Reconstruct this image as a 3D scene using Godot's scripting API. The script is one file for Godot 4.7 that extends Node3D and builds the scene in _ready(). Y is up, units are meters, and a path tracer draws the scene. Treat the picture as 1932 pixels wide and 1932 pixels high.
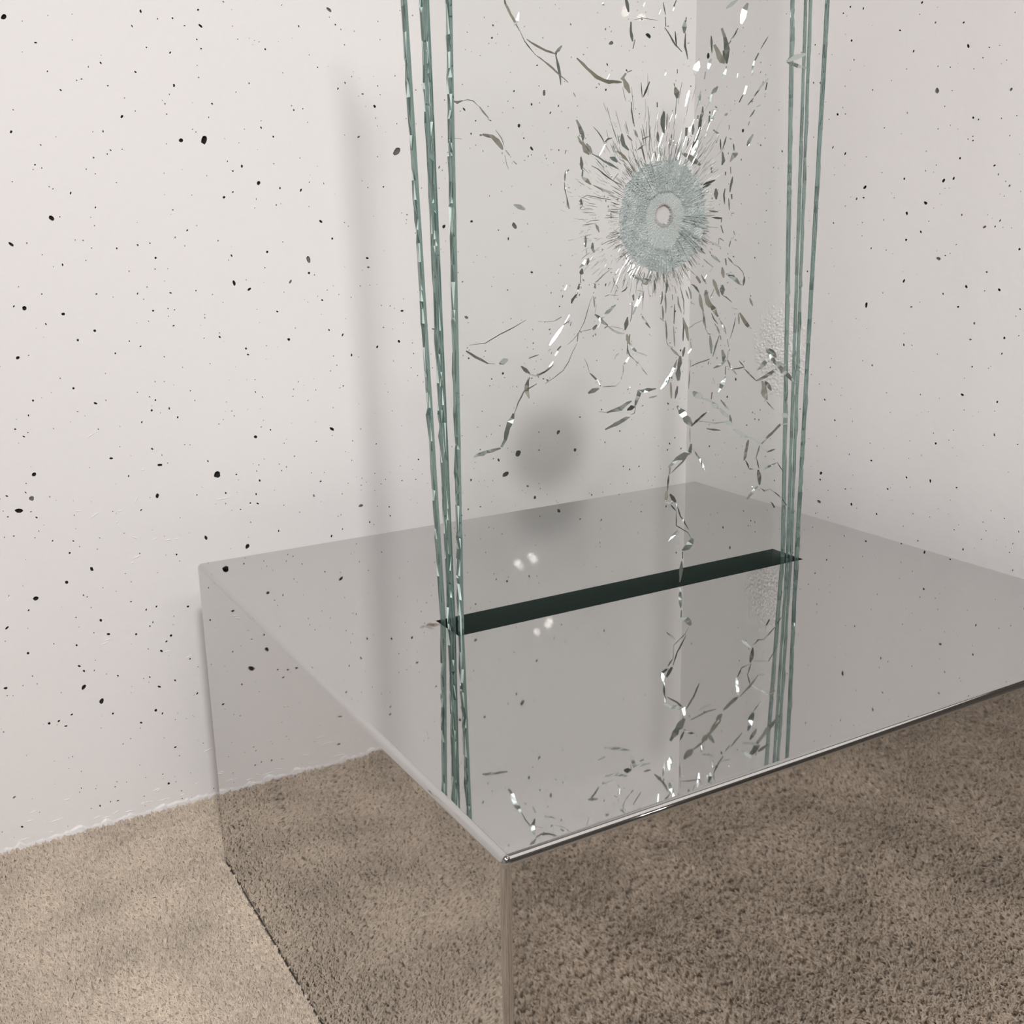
extends Node3D
# Cracked laminated glass standing in a slot of a mirror-polished steel plinth, in the corner of a white concrete room.
# x runs along the back wall, z towards the viewer, y up; metres. The plinth's back left corner stands at x = 0, z = 0.

const TOP := 0.532            # height of the plinth's top
const PLINTH_X := 1.0
const PLINTH_Z := 0.974
const WALL_Z := -0.2206       # face of the left wall
const WALL_X := 1.155         # face of the right wall
const CEILING := 3.45
const SHEET_LEFT := 0.2085
const SHEET_RIGHT := 0.7955
# centre of each glass sheet: z at its foot left and right, lean (dz per dy) left and right, thickness
const SHEETS := {
	"R": [0.4443, 0.466, -0.059, -0.040, 0.0105],
	"A": [0.4648, 0.4762, -0.022, -0.021, 0.0062],
	"B": [0.4748, 0.4838, -0.020, -0.019, 0.0062],
	"F": [0.4960, 0.4955, 0.024, 0.006, 0.0105],
}
const IMPACT := Vector2(0.5165, 0.5135)   # centre of the bullet mark on the front sheet: x, height over the plinth

# sheet and look, width in mm, then x and height over the plinth in mm
const CRACKS := [
	["FD",3.3,280.2,758.7,283.2,749.2,289.9,739.0,297.3,728.8,302.3,722.2],
	["BM",2.1,331.4,730.9,337.5,719.9,351.4,705.9],
	["FD",2.2,325.1,697.6,342.0,688.4,357.9,677.9,369.9,670.2],
	["FD",3.1,311.1,713.8,325.2,707.7,338.1,703.4,351.2,700.6],
	["FW",3.9,351.2,701.6,360.3,709.8],
	["BD",3.3,381.1,708.5,384.2,694.8,386.9,684.2,388.2,672.4],
	["FW",3.3,294.2,727.6,298.6,732.8,301.2,741.8],
	["FD",5.3,381.8,697.6,391.3,690.9,402.3,683.1,410.6,678.3,421.8,674.0,430.2,673.3,448.5,674.1],
	["AD",3.0,412.8,665.7,415.4,660.8],
	["FD",3.5,213.6,643.2,218.9,642.4,225.6,644.3],
	["FM",1.5,225.6,644.3,232.2,645.8,239.5,644.6,246.7,638.9],
	["FD",3.0,246.7,638.9,252.8,633.0,259.5,626.7],
	["BW",2.1,284.1,630.6,287.8,628.1],
	["FD",6.3,251.2,609.2,263.6,606.4,271.0,601.9,275.4,595.8,278.5,592.8],
	["FM",2.3,268.7,614.2,276.1,605.1,279.8,597.0],
	["FD",2.8,281.7,592.3,287.4,586.2],
	["BD",3.2,317.8,582.4,322.6,578.6],
	["BM",1.3,306.3,589.4,308.5,578.5,311.0,573.1],
	["FD",1.2,212.6,603.6,224.1,603.6],
	["FW",3.0,426.7,674.8,431.4,682.4],
	["BD",5.6,410.6,632.6,414.6,624.9,417.7,617.1,419.3,611.9,420.0,607.3],
	["FD",7.0,392.8,604.1,395.3,597.8,396.1,592.8,401.9,588.4],
	["FD",3.6,383.8,609.6,387.9,603.4,392.8,597.8],
	["AD",4.9,431.0,605.5,435.0,599.6,439.1,593.6],
	["FW",2.0,395.3,599.7,403.6,589.0],
	["AD",3.3,439.1,592.9,449.1,589.0,457.5,583.7,468.5,579.7,479.6,574.4],
	["FM",2.3,407.2,620.9,413.9,615.4,419.7,609.1,424.0,603.4],
	["BD",3.3,452.4,606.5,457.5,610.6,463.4,611.7],
	["FW",2.0,424.9,600.9,420.8,594.4,416.0,587.3],
	["FD",4.3,388.9,586.3,389.8,577.4,389.5,571.0],
	["BD",7.2,418.7,572.9,417.8,564.3],
	["FD",4.7,391.6,562.0,397.4,558.8,404.0,553.6],
	["FD",3.1,407.4,552.9,416.6,549.0,425.8,546.4,440.2,542.4],
	["FM",2.7,404.6,575.9,414.5,571.8,423.0,566.0,436.5,558.8,447.7,553.6],
	["FD",1.9,445.7,566.7,438.2,558.8],
	["FW",3.1,402.4,548.4,407.4,549.0],
	["BM",2.4,417.4,538.8,424.1,541.5,435.0,540.1,445.0,538.0,462.0,535.8],
	["FD",4.6,389.8,536.7,391.1,529.6,389.5,525.0],
	["FD",2.3,366.4,569.5,366.1,557.4],
	["FM",2.8,364.9,556.1,365.8,547.2,368.3,538.8],
	["FD",4.2,368.7,538.8,369.9,529.7,371.6,524.5],
	["FW",2.6,367.1,593.6,366.3,589.2],
	["AW",2.1,399.6,551.9,398.3,548.6],
	["BD",6.6,478.7,617.6,478.6,610.3,481.2,603.6,489.7,597.7],
	["FD",2.4,459.1,612.5,463.5,608.7,467.0,605.5],
	["BW",2.8,475.2,615.6,471.8,611.2],
	["FM",3.2,464.1,651.2,464.4,641.0,467.2,630.8,469.6,622.5],
	["BD",3.0,499.2,622.7,501.4,617.4,503.6,613.4],
	["BD",5.7,459.8,588.6,465.7,586.6,471.7,583.3],
	["BM",2.8,471.7,583.3,476.8,580.0],
	["AW",4.9,469.4,591.3,477.1,595.1],
	["FD",4.0,443.4,593.5,449.4,590.3,454.6,586.4,460.7,581.3],
	["BM",2.0,474.2,586.0,481.1,583.4,486.2,579.4],
	["AD",2.3,517.8,611.6,523.1,613.8,529.2,615.9],
	["BD",2.2,502.7,597.8,507.0,600.6,513.1,604.1],
	["AD",4.4,427.5,491.0,427.8,486.2,428.1,477.2],
	["FD",2.3,399.3,475.1,398.9,470.4],
	["FD",3.4,401.7,465.0,401.3,460.3,400.1,456.0],
	["FW",3.9,397.1,463.1,393.9,457.9,388.1,454.0],
	["FD",6.2,392.7,452.5,391.5,447.2,390.2,445.2],
	["BM",4.8,413.8,442.5,413.2,432.8],
	["FW",2.3,387.4,433.8,385.8,427.1,382.6,421.2],
	["FD",3.4,387.5,427.1,384.2,420.4,378.0,414.6,376.4,410.6],
	["BD",6.4,432.5,482.7,432.0,475.8,434.4,470.2],
	["FD",3.9,412.0,506.1,414.2,502.1,417.6,496.0],
	["FD",4.8,468.7,442.8,475.9,439.0,484.9,434.5],
	["FD",2.1,469.6,443.5,477.6,439.7,484.8,438.0],
	["BD",9.1,512.8,432.9,517.3,429.8,519.2,426.2],
	["BD",2.5,490.6,455.8,495.0,450.7],
	["BD",2.0,480.5,467.4,485.3,460.9,491.5,455.1],
	["AM",2.0,453.3,479.3,461.9,483.2,471.4,485.8,486.3,488.3],
	["FM",1.6,429.8,481.0,441.7,484.8,453.7,488.5],
	["FD",3.2,435.0,519.8,435.1,512.4],
	["FD",3.5,443.1,477.3,450.4,480.5],
	["FD",3.1,412.2,433.4,412.3,427.3],
	["FD",2.4,413.5,434.7,421.9,439.9],
	["FW",1.9,415.2,436.7,425.3,443.8,432.9,449.0],
	["FD",3.2,454.3,420.5,459.5,423.0,463.8,426.3],
	["FD",2.4,428.3,416.2,433.5,418.0],
	["AM",1.5,470.6,437.8,472.8,430.6,479.7,421.7],
	["FD",4.0,473.8,416.8,474.0,409.0],
	["AW",3.0,505.5,396.6,511.8,405.8,517.2,410.6],
	["FM",1.7,440.7,401.7,445.0,404.2],
	["FD",2.1,456.6,434.3,460.1,436.2],
	["FD",2.9,463.4,444.4,472.9,449.6],
	["AM",2.7,419.9,439.5,418.8,432.6],
	["BW",3.5,410.4,431.1,408.4,424.2,405.5,417.5],
	["BD",3.5,409.4,428.8,406.5,419.0,399.9,411.6,398.9,407.0],
	["FD",2.2,391.3,430.3,390.8,428.0],
	["AW",2.6,398.4,429.6,395.1,424.4],
	["BW",3.5,385.4,418.4,385.3,415.4],
	["FD",3.4,412.5,433.1,412.6,427.0],
	["FD",2.2,413.0,434.5,421.8,439.8],
	["FD",2.6,410.0,417.4,411.0,410.5,412.0,403.6],
	["BM",1.6,437.2,404.3,435.1,393.5],
	["BD",5.3,435.1,391.2,441.7,386.1,446.4,381.1,455.0,375.1],
	["FD",4.4,428.5,375.8,433.3,378.6],
	["FD",3.1,434.2,377.8,443.0,371.8,450.8,368.2,461.5,366.3],
	["BW",4.1,467.7,402.0,455.1,393.2,445.5,385.9],
	["AD",4.5,467.2,397.5,474.5,400.3],
	["FW",3.5,421.7,386.3,417.1,377.3],
	["BD",8.0,436.9,377.7,433.0,373.3,431.1,371.8],
	["BM",1.4,414.1,370.5,423.5,371.5,431.1,372.6],
	["FM",1.2,434.2,377.8,445.8,376.3,457.5,373.2],
	["FD",6.2,464.9,388.3,463.2,379.1,461.4,371.4],
	["FD",7.1,463.5,365.8,465.6,359.3,467.7,353.7],
	["AD",4.6,496.9,360.5,496.3,351.7],
	["FD",6.2,469.7,354.3,474.8,346.8,479.9,341.7],
	["FD",1.8,479.9,341.7,488.9,338.6,498.0,335.1],
	["BM",2.7,486.0,351.5,487.0,341.8,489.9,334.3,498.9,326.3],
	["FD",3.2,465.9,347.5,465.6,339.6],
	["BD",3.7,499.4,325.5,504.9,321.8],
	["FD",2.0,484.2,326.2,491.5,317.6,498.8,309.7],
	["FW",2.3,468.1,335.4,463.4,329.5,459.5,327.4],
	["FD",1.2,464.3,330.2,461.5,326.4],
	["BW",1.3,479.5,321.3,480.0,311.5,475.0,302.2],
	["FW",3.0,455.0,305.4,448.3,300.4],
	["BW",1.6,468.1,294.2,455.4,294.9,445.6,295.3],
	["FW",5.2,421.2,298.9,412.6,296.5,404.1,293.8],
	["BD",3.0,425.7,315.1,431.3,309.8,436.1,305.4,441.8,297.7],
	["FM",1.6,396.9,339.4,401.7,331.2,405.1,320.8],
	["FD",1.7,327.4,390.8,334.0,389.7],
	["FM",0.8,334.0,389.7,350.6,389.8,354.2,391.1],
	["FW",2.9,352.4,390.4,361.4,394.4],
	["FD",1.5,364.2,383.7,375.1,389.4],
	["FW",3.4,365.1,383.7,357.0,375.1,350.7,367.3,344.4,359.8],
	["FW",2.5,366.0,386.6,373.2,396.0],
	["BD",6.1,382.2,353.1,376.6,348.1],
	["FW",3.7,357.1,350.9,352.6,346.6],
	["FW",2.5,348.9,339.3,343.5,332.9],
	["BD",1.7,368.0,328.4,360.5,323.5,350.5,320.4],
	["FD",5.9,326.0,325.9,326.9,320.5],
	["AD",4.4,359.6,312.3,361.3,310.6],
	["FD",5.1,339.9,317.1,342.7,315.3],
	["FM",1.4,337.2,312.0,350.8,318.5,364.5,326.5,372.7,336.7,378.2,347.8,385.5,359.5],
	["FD",3.4,387.2,373.1,386.0,361.8],
	["BD",3.5,411.3,370.7,414.1,369.3],
	["BM",1.2,406.6,364.7,418.1,382.8,427.8,408.7,431.6,415.5],
	["FM",1.0,370.8,359.0,379.9,365.2,387.2,372.4],
	["FW",2.6,370.6,378.0,374.3,380.1],
	["AW",2.7,404.0,382.9,403.0,377.5],
	["FD",2.5,344.3,373.7,346.1,375.1],
	["FD",1.7,342.6,352.7,346.2,355.5],
	["FM",3.3,313.2,345.9,328.2,349.3],
	["FW",2.7,472.7,391.0,478.3,401.6,486.8,413.6],
	["BD",4.2,495.0,413.2,496.4,406.0],
	["FM",1.9,471.3,407.4,471.6,394.2,469.0,381.9],
	["FD",2.1,427.8,416.1,434.5,418.1],
	["FM",1.0,434.5,417.7,448.8,416.6],
	["FW",1.4,444.7,334.1,448.4,340.9],
	["BD",1.4,467.3,334.3,472.2,337.6],
	["FM",1.4,488.6,386.9,495.8,377.9],
	["FD",4.4,224.1,362.0,243.6,349.9,254.2,344.4],
	["FD",3.9,254.2,344.4,265.0,342.5],
	["FD",9.0,271.2,342.4,283.8,346.1],
	["BM",1.8,248.0,363.8,271.1,364.9,291.7,374.4,310.9,381.4,330.3,389.9],
	["FD",4.5,301.1,337.2,313.9,326.6],
	["FD",3.0,313.9,325.9,323.6,323.0,336.7,326.7,349.8,334.7],
	["AW",4.7,339.2,315.6,335.6,304.5],
	["FD",6.7,312.3,319.8,309.0,304.9,313.8,296.1],
	["FM",3.0,291.2,277.5,297.7,292.1,305.8,305.2,325.2,313.1],
	["FD",6.6,293.8,530.9,309.2,525.1],
	["FW",6.4,290.5,278.6,282.4,262.1,277.3,246.9,272.2,237.8],
	["BW",5.1,287.9,230.1,267.8,227.0,248.9,223.1],
	["FD",5.3,482.9,436.9,492.9,431.9,494.9,428.7],
	["FD",2.7,481.3,421.6,491.3,418.8],
	["AD",3.3,517.4,383.6,524.4,374.3,531.5,366.5],
	["BD",2.8,530.2,432.3,531.3,422.7,529.3,414.8],
	["FD",3.1,527.8,433.5,528.1,424.1,526.4,415.5],
	["AD",3.2,550.6,415.0,550.6,406.1,548.1,398.1],
	["FD",2.7,525.9,414.8,527.4,400.5,527.8,389.4],
	["FD",3.6,521.9,399.2,523.2,391.3,523.5,381.7],
	["FM",3.6,518.4,383.6,524.6,379.3],
	["AD",2.8,556.9,375.6,559.1,363.2,559.2,349.1],
	["FD",3.1,529.6,353.3,532.9,346.6],
	["FD",5.5,531.8,346.7,538.1,343.0],
	["FD",3.3,538.2,342.2,546.7,335.1,553.2,329.7],
	["FD",8.3,555.2,330.4,554.5,321.4,551.8,311.8],
	["AD",10.4,579.3,309.3,578.3,300.9,579.4,290.6],
	["FW",2.8,550.2,325.8,545.4,314.8,537.4,305.6],
	["FD",6.4,541.6,303.6,540.7,300.4],
	["FW",3.7,544.5,311.6,535.5,301.6,523.5,287.9],
	["FD",3.3,537.5,303.9,532.6,294.5],
	["FM",2.7,542.2,400.5,542.2,374.2],
	["FD",1.8,541.2,371.8,542.8,358.1,544.3,344.2],
	["FD",2.2,537.7,413.4,537.9,406.3],
	["FD",2.4,541.4,423.5,543.7,414.7],
	["FD",2.7,547.0,410.6,548.4,400.2,554.0,387.9],
	["BM",2.2,573.9,420.9,580.4,401.1,580.6,383.1],
	["AM",4.2,586.9,378.0,588.1,364.7,587.3,345.6],
	["FD",4.6,557.4,381.3,563.2,367.2,568.1,349.8],
	["FW",3.7,561.1,342.2,558.4,329.3],
	["FD",3.1,571.3,348.8,573.2,340.5],
	["FW",4.6,572.8,338.9,567.7,333.5],
	["FD",1.5,565.3,366.3,576.6,372.1,593.4,376.7],
	["AD",3.4,595.8,419.5,599.1,411.2,601.3,402.8],
	["FD",4.6,569.1,402.3,576.6,397.9],
	["FD",3.1,561.1,417.9,566.8,406.4],
	["BW",3.8,595.7,422.3,602.0,418.0,607.4,411.2],
	["FD",4.6,585.4,411.9,589.3,397.2,592.9,387.3],
	["AD",4.2,621.6,383.6,624.0,370.1,627.4,360.6],
	["AD",2.9,626.3,360.7,630.7,353.7],
	["FW",2.8,600.7,357.5,606.1,356.3],
	["BD",4.2,626.6,351.3,629.0,336.8,630.3,325.7],
	["FW",2.3,623.5,354.3,617.7,339.7,613.0,325.1],
	["AD",4.9,653.6,348.8,654.3,342.8],
	["AD",8.6,625.4,413.3,628.8,401.5,633.3,388.8],
	["FD",6.5,602.9,400.6,611.0,389.6,619.0,379.3],
	["FM",3.7,606.9,384.9,611.6,376.5,619.5,369.4],
	["BW",3.5,635.9,367.5,638.2,364.0],
	["FD",3.2,617.5,367.1,623.5,355.9],
	["BD",2.9,644.5,371.1,652.4,359.7,655.8,351.9],
	["BM",2.9,658.2,344.1,660.7,332.9],
	["FD",6.6,629.0,333.1,632.8,323.6,632.0,316.9],
	["FM",4.8,640.1,331.4,638.5,319.8],
	["AW",3.5,665.4,313.7,656.7,307.5,642.5,303.4],
	["FD",4.2,636.8,309.8,636.3,298.0],
	["AW",5.9,664.8,289.5,658.4,278.8,652.0,268.0],
	["FD",2.3,636.8,309.8,648.1,306.3],
	["FD",3.2,639.6,318.8,648.1,305.5,657.6,296.2],
	["FW",2.9,651.5,304.8,662.7,305.1,671.7,306.1],
	["AD",2.6,688.8,310.2,698.1,301.7],
	["BD",2.6,694.0,297.7,704.5,287.2],
	["FM",3.2,574.8,314.8,588.5,318.7,607.7,322.2],
	["FM",2.4,573.4,324.0,572.8,313.3],
	["FM",2.2,572.9,309.2,571.9,283.5],
	["FD",3.8,605.7,319.0,604.8,314.9],
	["BD",2.3,633.2,291.4,637.8,282.4],
	["FD",5.6,607.9,430.2,613.9,418.6,619.9,406.2],
	["FD",7.5,625.5,422.2,625.9,415.7,625.1,408.4],
	["BM",2.3,648.0,406.0,655.7,402.3,665.6,395.1],
	["AD",5.9,666.9,431.4,679.1,426.0,688.1,418.0],
	["FD",3.8,663.3,431.9,661.8,419.7],
	["FD",3.5,675.1,401.8,681.3,390.7],
	["FD",2.3,642.5,390.3,653.6,387.2],
	["FD",5.7,658.3,382.8,666.8,371.5,681.0,358.0],
	["FD",2.5,656.1,382.1,658.1,367.0],
	["FM",1.9,650.9,376.6,648.3,364.3,642.5,348.0],
	["BD",5.7,601.8,432.7,609.3,424.2],
	["FD",3.2,588.6,435.0,596.5,425.0],
	["FD",2.4,603.7,407.0,609.6,417.2],
	["AD",2.9,669.0,516.3,674.3,516.6],
	["FD",3.4,640.3,492.9,642.4,487.6],
	["AD",3.9,635.3,461.1,642.3,456.8,651.2,450.5],
	["FD",2.3,589.8,457.3,597.8,451.8,606.7,446.3],
	["BD",4.7,653.1,456.0,654.2,446.6],
	["BM",3.5,656.6,457.2,666.5,448.2],
	["FM",1.9,644.5,448.9,653.7,444.6,662.2,437.0,664.6,427.5],
	["AD",5.6,662.2,434.5,673.0,430.0,682.1,424.2],
	["FD",3.1,654.0,422.6,660.5,420.3],
	["AD",2.8,633.4,469.8,636.0,467.7],
	["BD",3.4,624.1,466.9,626.8,462.8],
	["FD",3.0,599.9,480.2,609.6,476.1,619.4,471.3],
	["BD",3.9,641.9,483.6,649.0,480.1],
	["BD",2.4,639.5,475.0,640.2,483.6],
	["FD",5.4,633.4,473.5,636.6,480.0],
	["FM",4.6,597.1,519.8,612.7,518.4],
	["FM",4.6,601.0,511.5,618.3,510.0,617.7,504.9],
	["FD",6.9,624.3,445.7,627.6,431.7],
	["AM",5.6,655.6,489.9,651.0,500.6],
	["AW",3.2,635.6,442.3,632.2,438.4],
	["FW",2.6,595.9,436.9,592.6,431.8],
	["FD",3.0,577.8,436.4,586.0,426.9],
	["FD",2.3,586.4,437.3,595.5,425.8],
	["FW",3.0,570.6,425.0,575.8,423.4],
	["FD",1.2,557.4,520.3,555.4,507.2,550.8,497.2,543.6,489.8,538.0,484.9,531.5,483.2,526.7,477.6,521.9,474.6],
	["FD",5.3,451.9,769.8,455.2,761.0,457.5,753.4],
	["FD",4.4,462.2,743.1,462.1,733.0,464.9,721.1],
	["AD",3.8,506.5,732.5,503.3,721.6],
	["FM",1.2,466.2,745.3,478.7,748.5,503.0,747.4],
	["FW",4.2,482.0,766.7,479.6,761.0],
	["FW",3.2,507.1,760.3,503.5,753.9],
	["BD",5.2,564.1,781.5,560.2,774.0],
	["FW",3.0,527.2,763.6,526.0,759.8],
	["FM",2.5,510.1,767.9,514.5,754.3],
	["FD",3.2,515.2,752.4,516.2,741.2],
	["AM",3.9,553.1,750.0,562.4,739.6,570.4,730.1,581.2,721.6],
	["FM",4.2,530.2,736.5,532.8,719.5],
	["FD",3.8,547.3,754.2,546.9,749.0],
	["FW",5.0,546.8,750.9,545.4,735.5],
	["BM",4.4,578.5,743.1,578.0,727.2,582.9,711.4],
	["BD",6.7,645.9,777.9,655.5,783.1,665.1,788.8],
	["FW",7.4,651.0,777.8,645.8,769.6,639.6,753.4],
	["FD",7.7,607.0,745.4,612.4,735.0,617.4,720.5,617.6,703.7],
	["FD",8.9,594.8,724.6,605.2,711.9,614.1,703.5],
	["FD",6.4,610.4,719.1,613.9,706.5],
	["FM",5.1,590.2,735.5,592.5,715.2],
	["BW",5.3,622.4,714.4,617.1,701.9],
	["AW",6.6,609.8,711.9,603.3,694.2],
	["FW",3.8,582.6,692.0,580.9,683.1],
	["AW",4.0,655.9,703.7,649.1,691.0],
	["FD",5.7,631.8,741.1,623.8,732.7],
	["FW",3.9,623.8,731.7,619.8,727.6],
	["BM",3.5,666.1,754.4,658.0,741.7],
	["AD",6.0,711.2,727.2,705.7,717.5],
	["AW",3.5,704.3,716.4,700.5,698.3],
	["FM",2.6,676.0,724.9,688.2,740.7],
	["FD",3.4,691.6,689.1,677.6,676.2,668.0,665.6],
	["BM",3.5,696.0,667.6,686.1,658.9],
	["FD",4.8,689.0,683.9,686.6,674.5],
	["BW",5.9,682.5,682.9,678.5,672.3],
	["BD",5.3,677.1,671.2,671.6,661.6],
	["AW",3.2,675.9,699.4,674.6,694.1],
	["FD",7.2,451.5,678.2,456.1,669.9,460.7,661.5],
	["FW",8.4,455.1,684.0,447.8,677.1],
	["BD",3.7,487.0,691.6,494.6,694.4],
	["FD",4.2,536.5,692.7,536.0,687.9],
	["BW",5.1,548.4,693.8,545.8,690.7],
	["FD",7.4,533.3,671.2,537.8,658.7],
	["FM",5.0,531.1,676.0,533.3,671.2],
	["AW",2.6,594.0,674.4,588.1,654.6],
	["BW",3.4,605.3,674.8,602.2,655.2],
	["FD",4.9,504.8,652.6,505.0,646.8],
	["FM",2.9,478.9,674.7,481.3,657.5],
	["FD",2.9,492.4,676.2,482.6,657.6],
	["BW",5.3,634.3,680.0,623.3,670.3],
	["BW",6.5,623.3,670.3,620.8,659.9],
	["FD",7.4,515.1,642.2,514.2,627.4,516.6,615.7],
	["BD",5.5,535.0,620.7,536.4,608.5],
	["FM",2.4,464.1,652.1,468.0,626.2],
	["BD",4.2,499.7,621.0,503.6,614.0],
	["FW",10.2,600.1,645.9,596.4,635.7],
	["FW",8.7,552.7,623.5,553.1,613.5],
	["FW",6.3,572.6,639.0,571.4,634.0],
	["FW",6.3,572.6,608.8,564.9,594.5],
	["FM",7.6,578.0,641.2,576.1,623.0,571.2,608.8],
	["AM",9.2,627.6,644.3,627.8,633.8],
	["FW",5.0,560.9,624.7,558.3,620.6],
	["FW",4.9,528.7,613.9,528.2,608.9],
	["FD",6.5,668.0,618.0,661.2,608.4,658.5,603.2],
	["BW",2.7,692.1,611.0,689.3,605.6],
	["FD",9.1,642.9,594.6,633.2,586.1],
	["FD",5.1,601.3,651.0,604.2,649.1],
	["FM",5.7,635.1,603.8,637.0,596.6],
	["AD",3.5,707.7,653.9,699.2,644.1],
	["FD",2.6,680.4,655.7,673.2,652.4],
	["FW",2.6,661.1,634.4,659.9,629.2],
	["FW",3.9,620.1,643.5,617.4,640.4],
	["AM",4.0,661.9,632.5,662.0,627.2],
	["FD",7.0,722.9,712.6,759.3,723.0],
	["BD",6.2,754.4,717.1,774.3,711.6,790.3,710.5],
	["FD",4.7,599.6,622.6,608.1,617.6,604.5,606.2],
	["FM",3.7,611.6,610.9,613.3,597.3],
	["AM",4.3,652.3,601.9,658.2,617.7],
	["AD",5.8,652.4,598.0,653.7,586.2,651.7,580.6],
	["FD",8.5,629.9,583.1,635.8,590.8,643.1,594.3],
	["AM",6.9,671.1,608.5,672.3,601.4],
	["FD",5.6,597.8,575.2,599.1,568.3],
	["BD",4.2,628.4,569.9,637.6,574.6],
	["BM",5.8,662.1,565.2,659.3,552.5,658.4,544.6],
	["FD",5.6,607.4,548.5,609.2,534.6],
	["FD",6.6,634.3,541.4,635.7,535.2],
	["FM",4.7,622.2,548.4,620.5,540.7,622.2,528.3],
	["BM",3.9,656.5,536.6,658.0,520.6],
	["FD",5.6,622.1,570.0,622.4,565.4],
	["FD",3.8,630.3,576.2,631.8,567.7],
	["BD",8.4,575.9,594.2,584.0,591.2,595.2,586.0,606.5,579.9],
	["FM",5.5,581.2,553.1,593.5,556.1,605.8,559.2],
	["BM",4.7,610.1,550.2,624.5,555.7],
	["FW",5.5,573.8,604.9,567.0,595.9,564.2,590.6],
	["FW",4.7,599.4,647.1,598.7,639.7,595.0,632.9],
	["AW",3.8,610.2,643.7,608.2,638.3],
	["AW",4.9,656.5,644.9,659.6,648.1],
	["FW",2.8,593.3,603.0,590.4,598.5],
	["FW",2.8,587.5,617.1,585.6,614.1],
	["AW",3.8,601.2,632.8,600.4,619.0],
	["BW",4.7,581.5,627.0,581.5,620.2],
	["FW",3.7,558.8,624.6,556.9,620.8],
	["FW",4.5,528.3,614.3,528.5,610.7],
	["AD",4.2,588.3,615.7,586.4,608.7],
	["FM",5.5,558.3,611.3,555.7,601.6],
	["FM",6.5,576.0,622.0,570.4,611.5,563.8,600.3],
	["BM",4.8,609.2,654.3,606.6,631.4],
	["BD",6.8,730.6,326.8,747.2,305.7,772.0,285.5,791.7,269.6],
	["BD",7.8,736.0,324.4,752.3,311.3],
	["FD",5.4,730.2,309.0,752.2,301.3],
	["FW",5.8,716.4,316.0,696.6,298.0],
	["FW",4.5,733.6,297.9,710.3,288.9,694.8,284.4],
	["BM",3.1,690.2,300.1,714.1,280.3],
	["BD",9.1,725.9,279.3,730.4,262.8,734.8,250.3],
	["FD",5.8,710.7,282.0,724.9,267.8],
	["BM",2.7,734.9,248.2,750.1,234.5],
	["BD",9.3,766.5,226.7,776.3,219.6],
	["FW",3.7,761.0,214.5,747.3,214.9,726.6,200.9,708.6,188.6],
	["FM",3.6,708.6,188.6,701.8,169.0],
	["FM",3.2,701.8,169.0,708.1,153.8],
	["FD",10.6,579.1,278.4,596.7,268.1],
	["FD",4.3,596.7,268.1,619.5,259.1],
	["FD",10.8,614.5,259.6,624.9,251.7],
	["FD",5.6,624.9,251.7,645.9,235.8],
	["FD",7.9,641.1,230.4,652.9,224.2],
	["FD",6.6,654.5,218.0,670.5,209.2,683.9,203.7],
	["FD",3.1,686.5,203.4,708.5,189.7,722.8,176.7],
	["FW",3.2,722.8,176.7,738.9,178.9],
	["FM",6.6,648.3,239.5,652.9,225.2],
	["BD",3.1,648.3,258.3,663.8,242.9],
	["FD",5.6,612.5,275.3,611.7,265.7],
	["BD",2.2,609.1,231.6,639.0,225.5,659.2,225.4],
	["FM",6.5,605.1,247.9,585.8,236.3,578.7,231.3],
	["BD",10.7,572.3,257.7,584.6,240.9,596.9,226.0],
	["FW",4.2,570.8,245.6,578.6,233.2],
	["BW",3.1,624.2,219.1,649.4,214.5],
	["FM",2.1,576.3,229.6,577.2,208.1],
	["FW",7.3,578.5,206.0,575.3,194.6,553.6,187.5,539.5,177.5],
	["FM",4.3,580.0,199.9,563.6,182.3,544.6,169.0],
	["FD",10.6,540.7,177.4,541.1,167.5],
	["FD",3.0,581.3,198.8,595.6,182.2,606.5,162.9],
	["FW",4.5,684.1,199.6,678.0,169.9],
	["FW",3.1,680.6,169.6,689.3,156.2,705.4,154.1],
	["FW",3.2,713.6,151.0,742.9,158.7],
	["FM",2.8,742.9,158.7,757.9,141.0],
	["FD",7.7,706.9,151.9,711.0,128.5],
	["FW",5.5,707.0,126.9,686.6,111.0],
	["FM",3.2,712.6,124.1,721.1,117.7,731.9,119.3],
	["FM",3.7,731.9,119.3,754.9,103.4,767.0,88.8],
	["FW",7.0,737.4,97.4,743.4,89.1],
	["FD",4.1,517.2,279.5,503.3,278.0],
	["BW",5.5,534.3,284.2,506.5,282.9,499.6,264.7],
	["AD",6.3,522.6,282.2,529.5,281.6],
	["BW",5.0,497.3,253.5,479.1,245.9,449.8,236.7],
	["FW",5.3,473.5,277.2,455.6,268.8,433.4,265.5],
	["AD",2.9,447.6,259.9,458.8,257.9],
	["FD",8.1,467.0,264.9,480.5,269.1],
	["FM",3.3,480.6,268.1,478.5,259.0],
	["FD",3.8,540.1,296.1,542.1,273.3],
	["FW",4.2,552.2,289.4,548.1,272.8],
	["FM",5.1,539.9,166.6,538.3,143.2],
	["FW",5.5,538.3,143.2,536.3,129.6],
	["FD",8.5,535.2,128.7,543.8,124.5],
	["FM",4.3,546.3,122.1,555.2,112.8],
	["FW",7.3,544.5,138.3,554.7,124.9],
	["FM",3.9,556.0,122.7,564.1,103.4,579.9,80.6],
	["FW",7.5,588.1,66.0,578.5,54.2,568.6,51.7],
	["FD",5.7,568.7,49.7,569.1,39.3],
	["FW",4.8,568.0,35.3,565.4,4.6],
	["FM",2.6,555.2,112.8,556.0,90.5,577.6,76.9,583.0,67.8],
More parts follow.
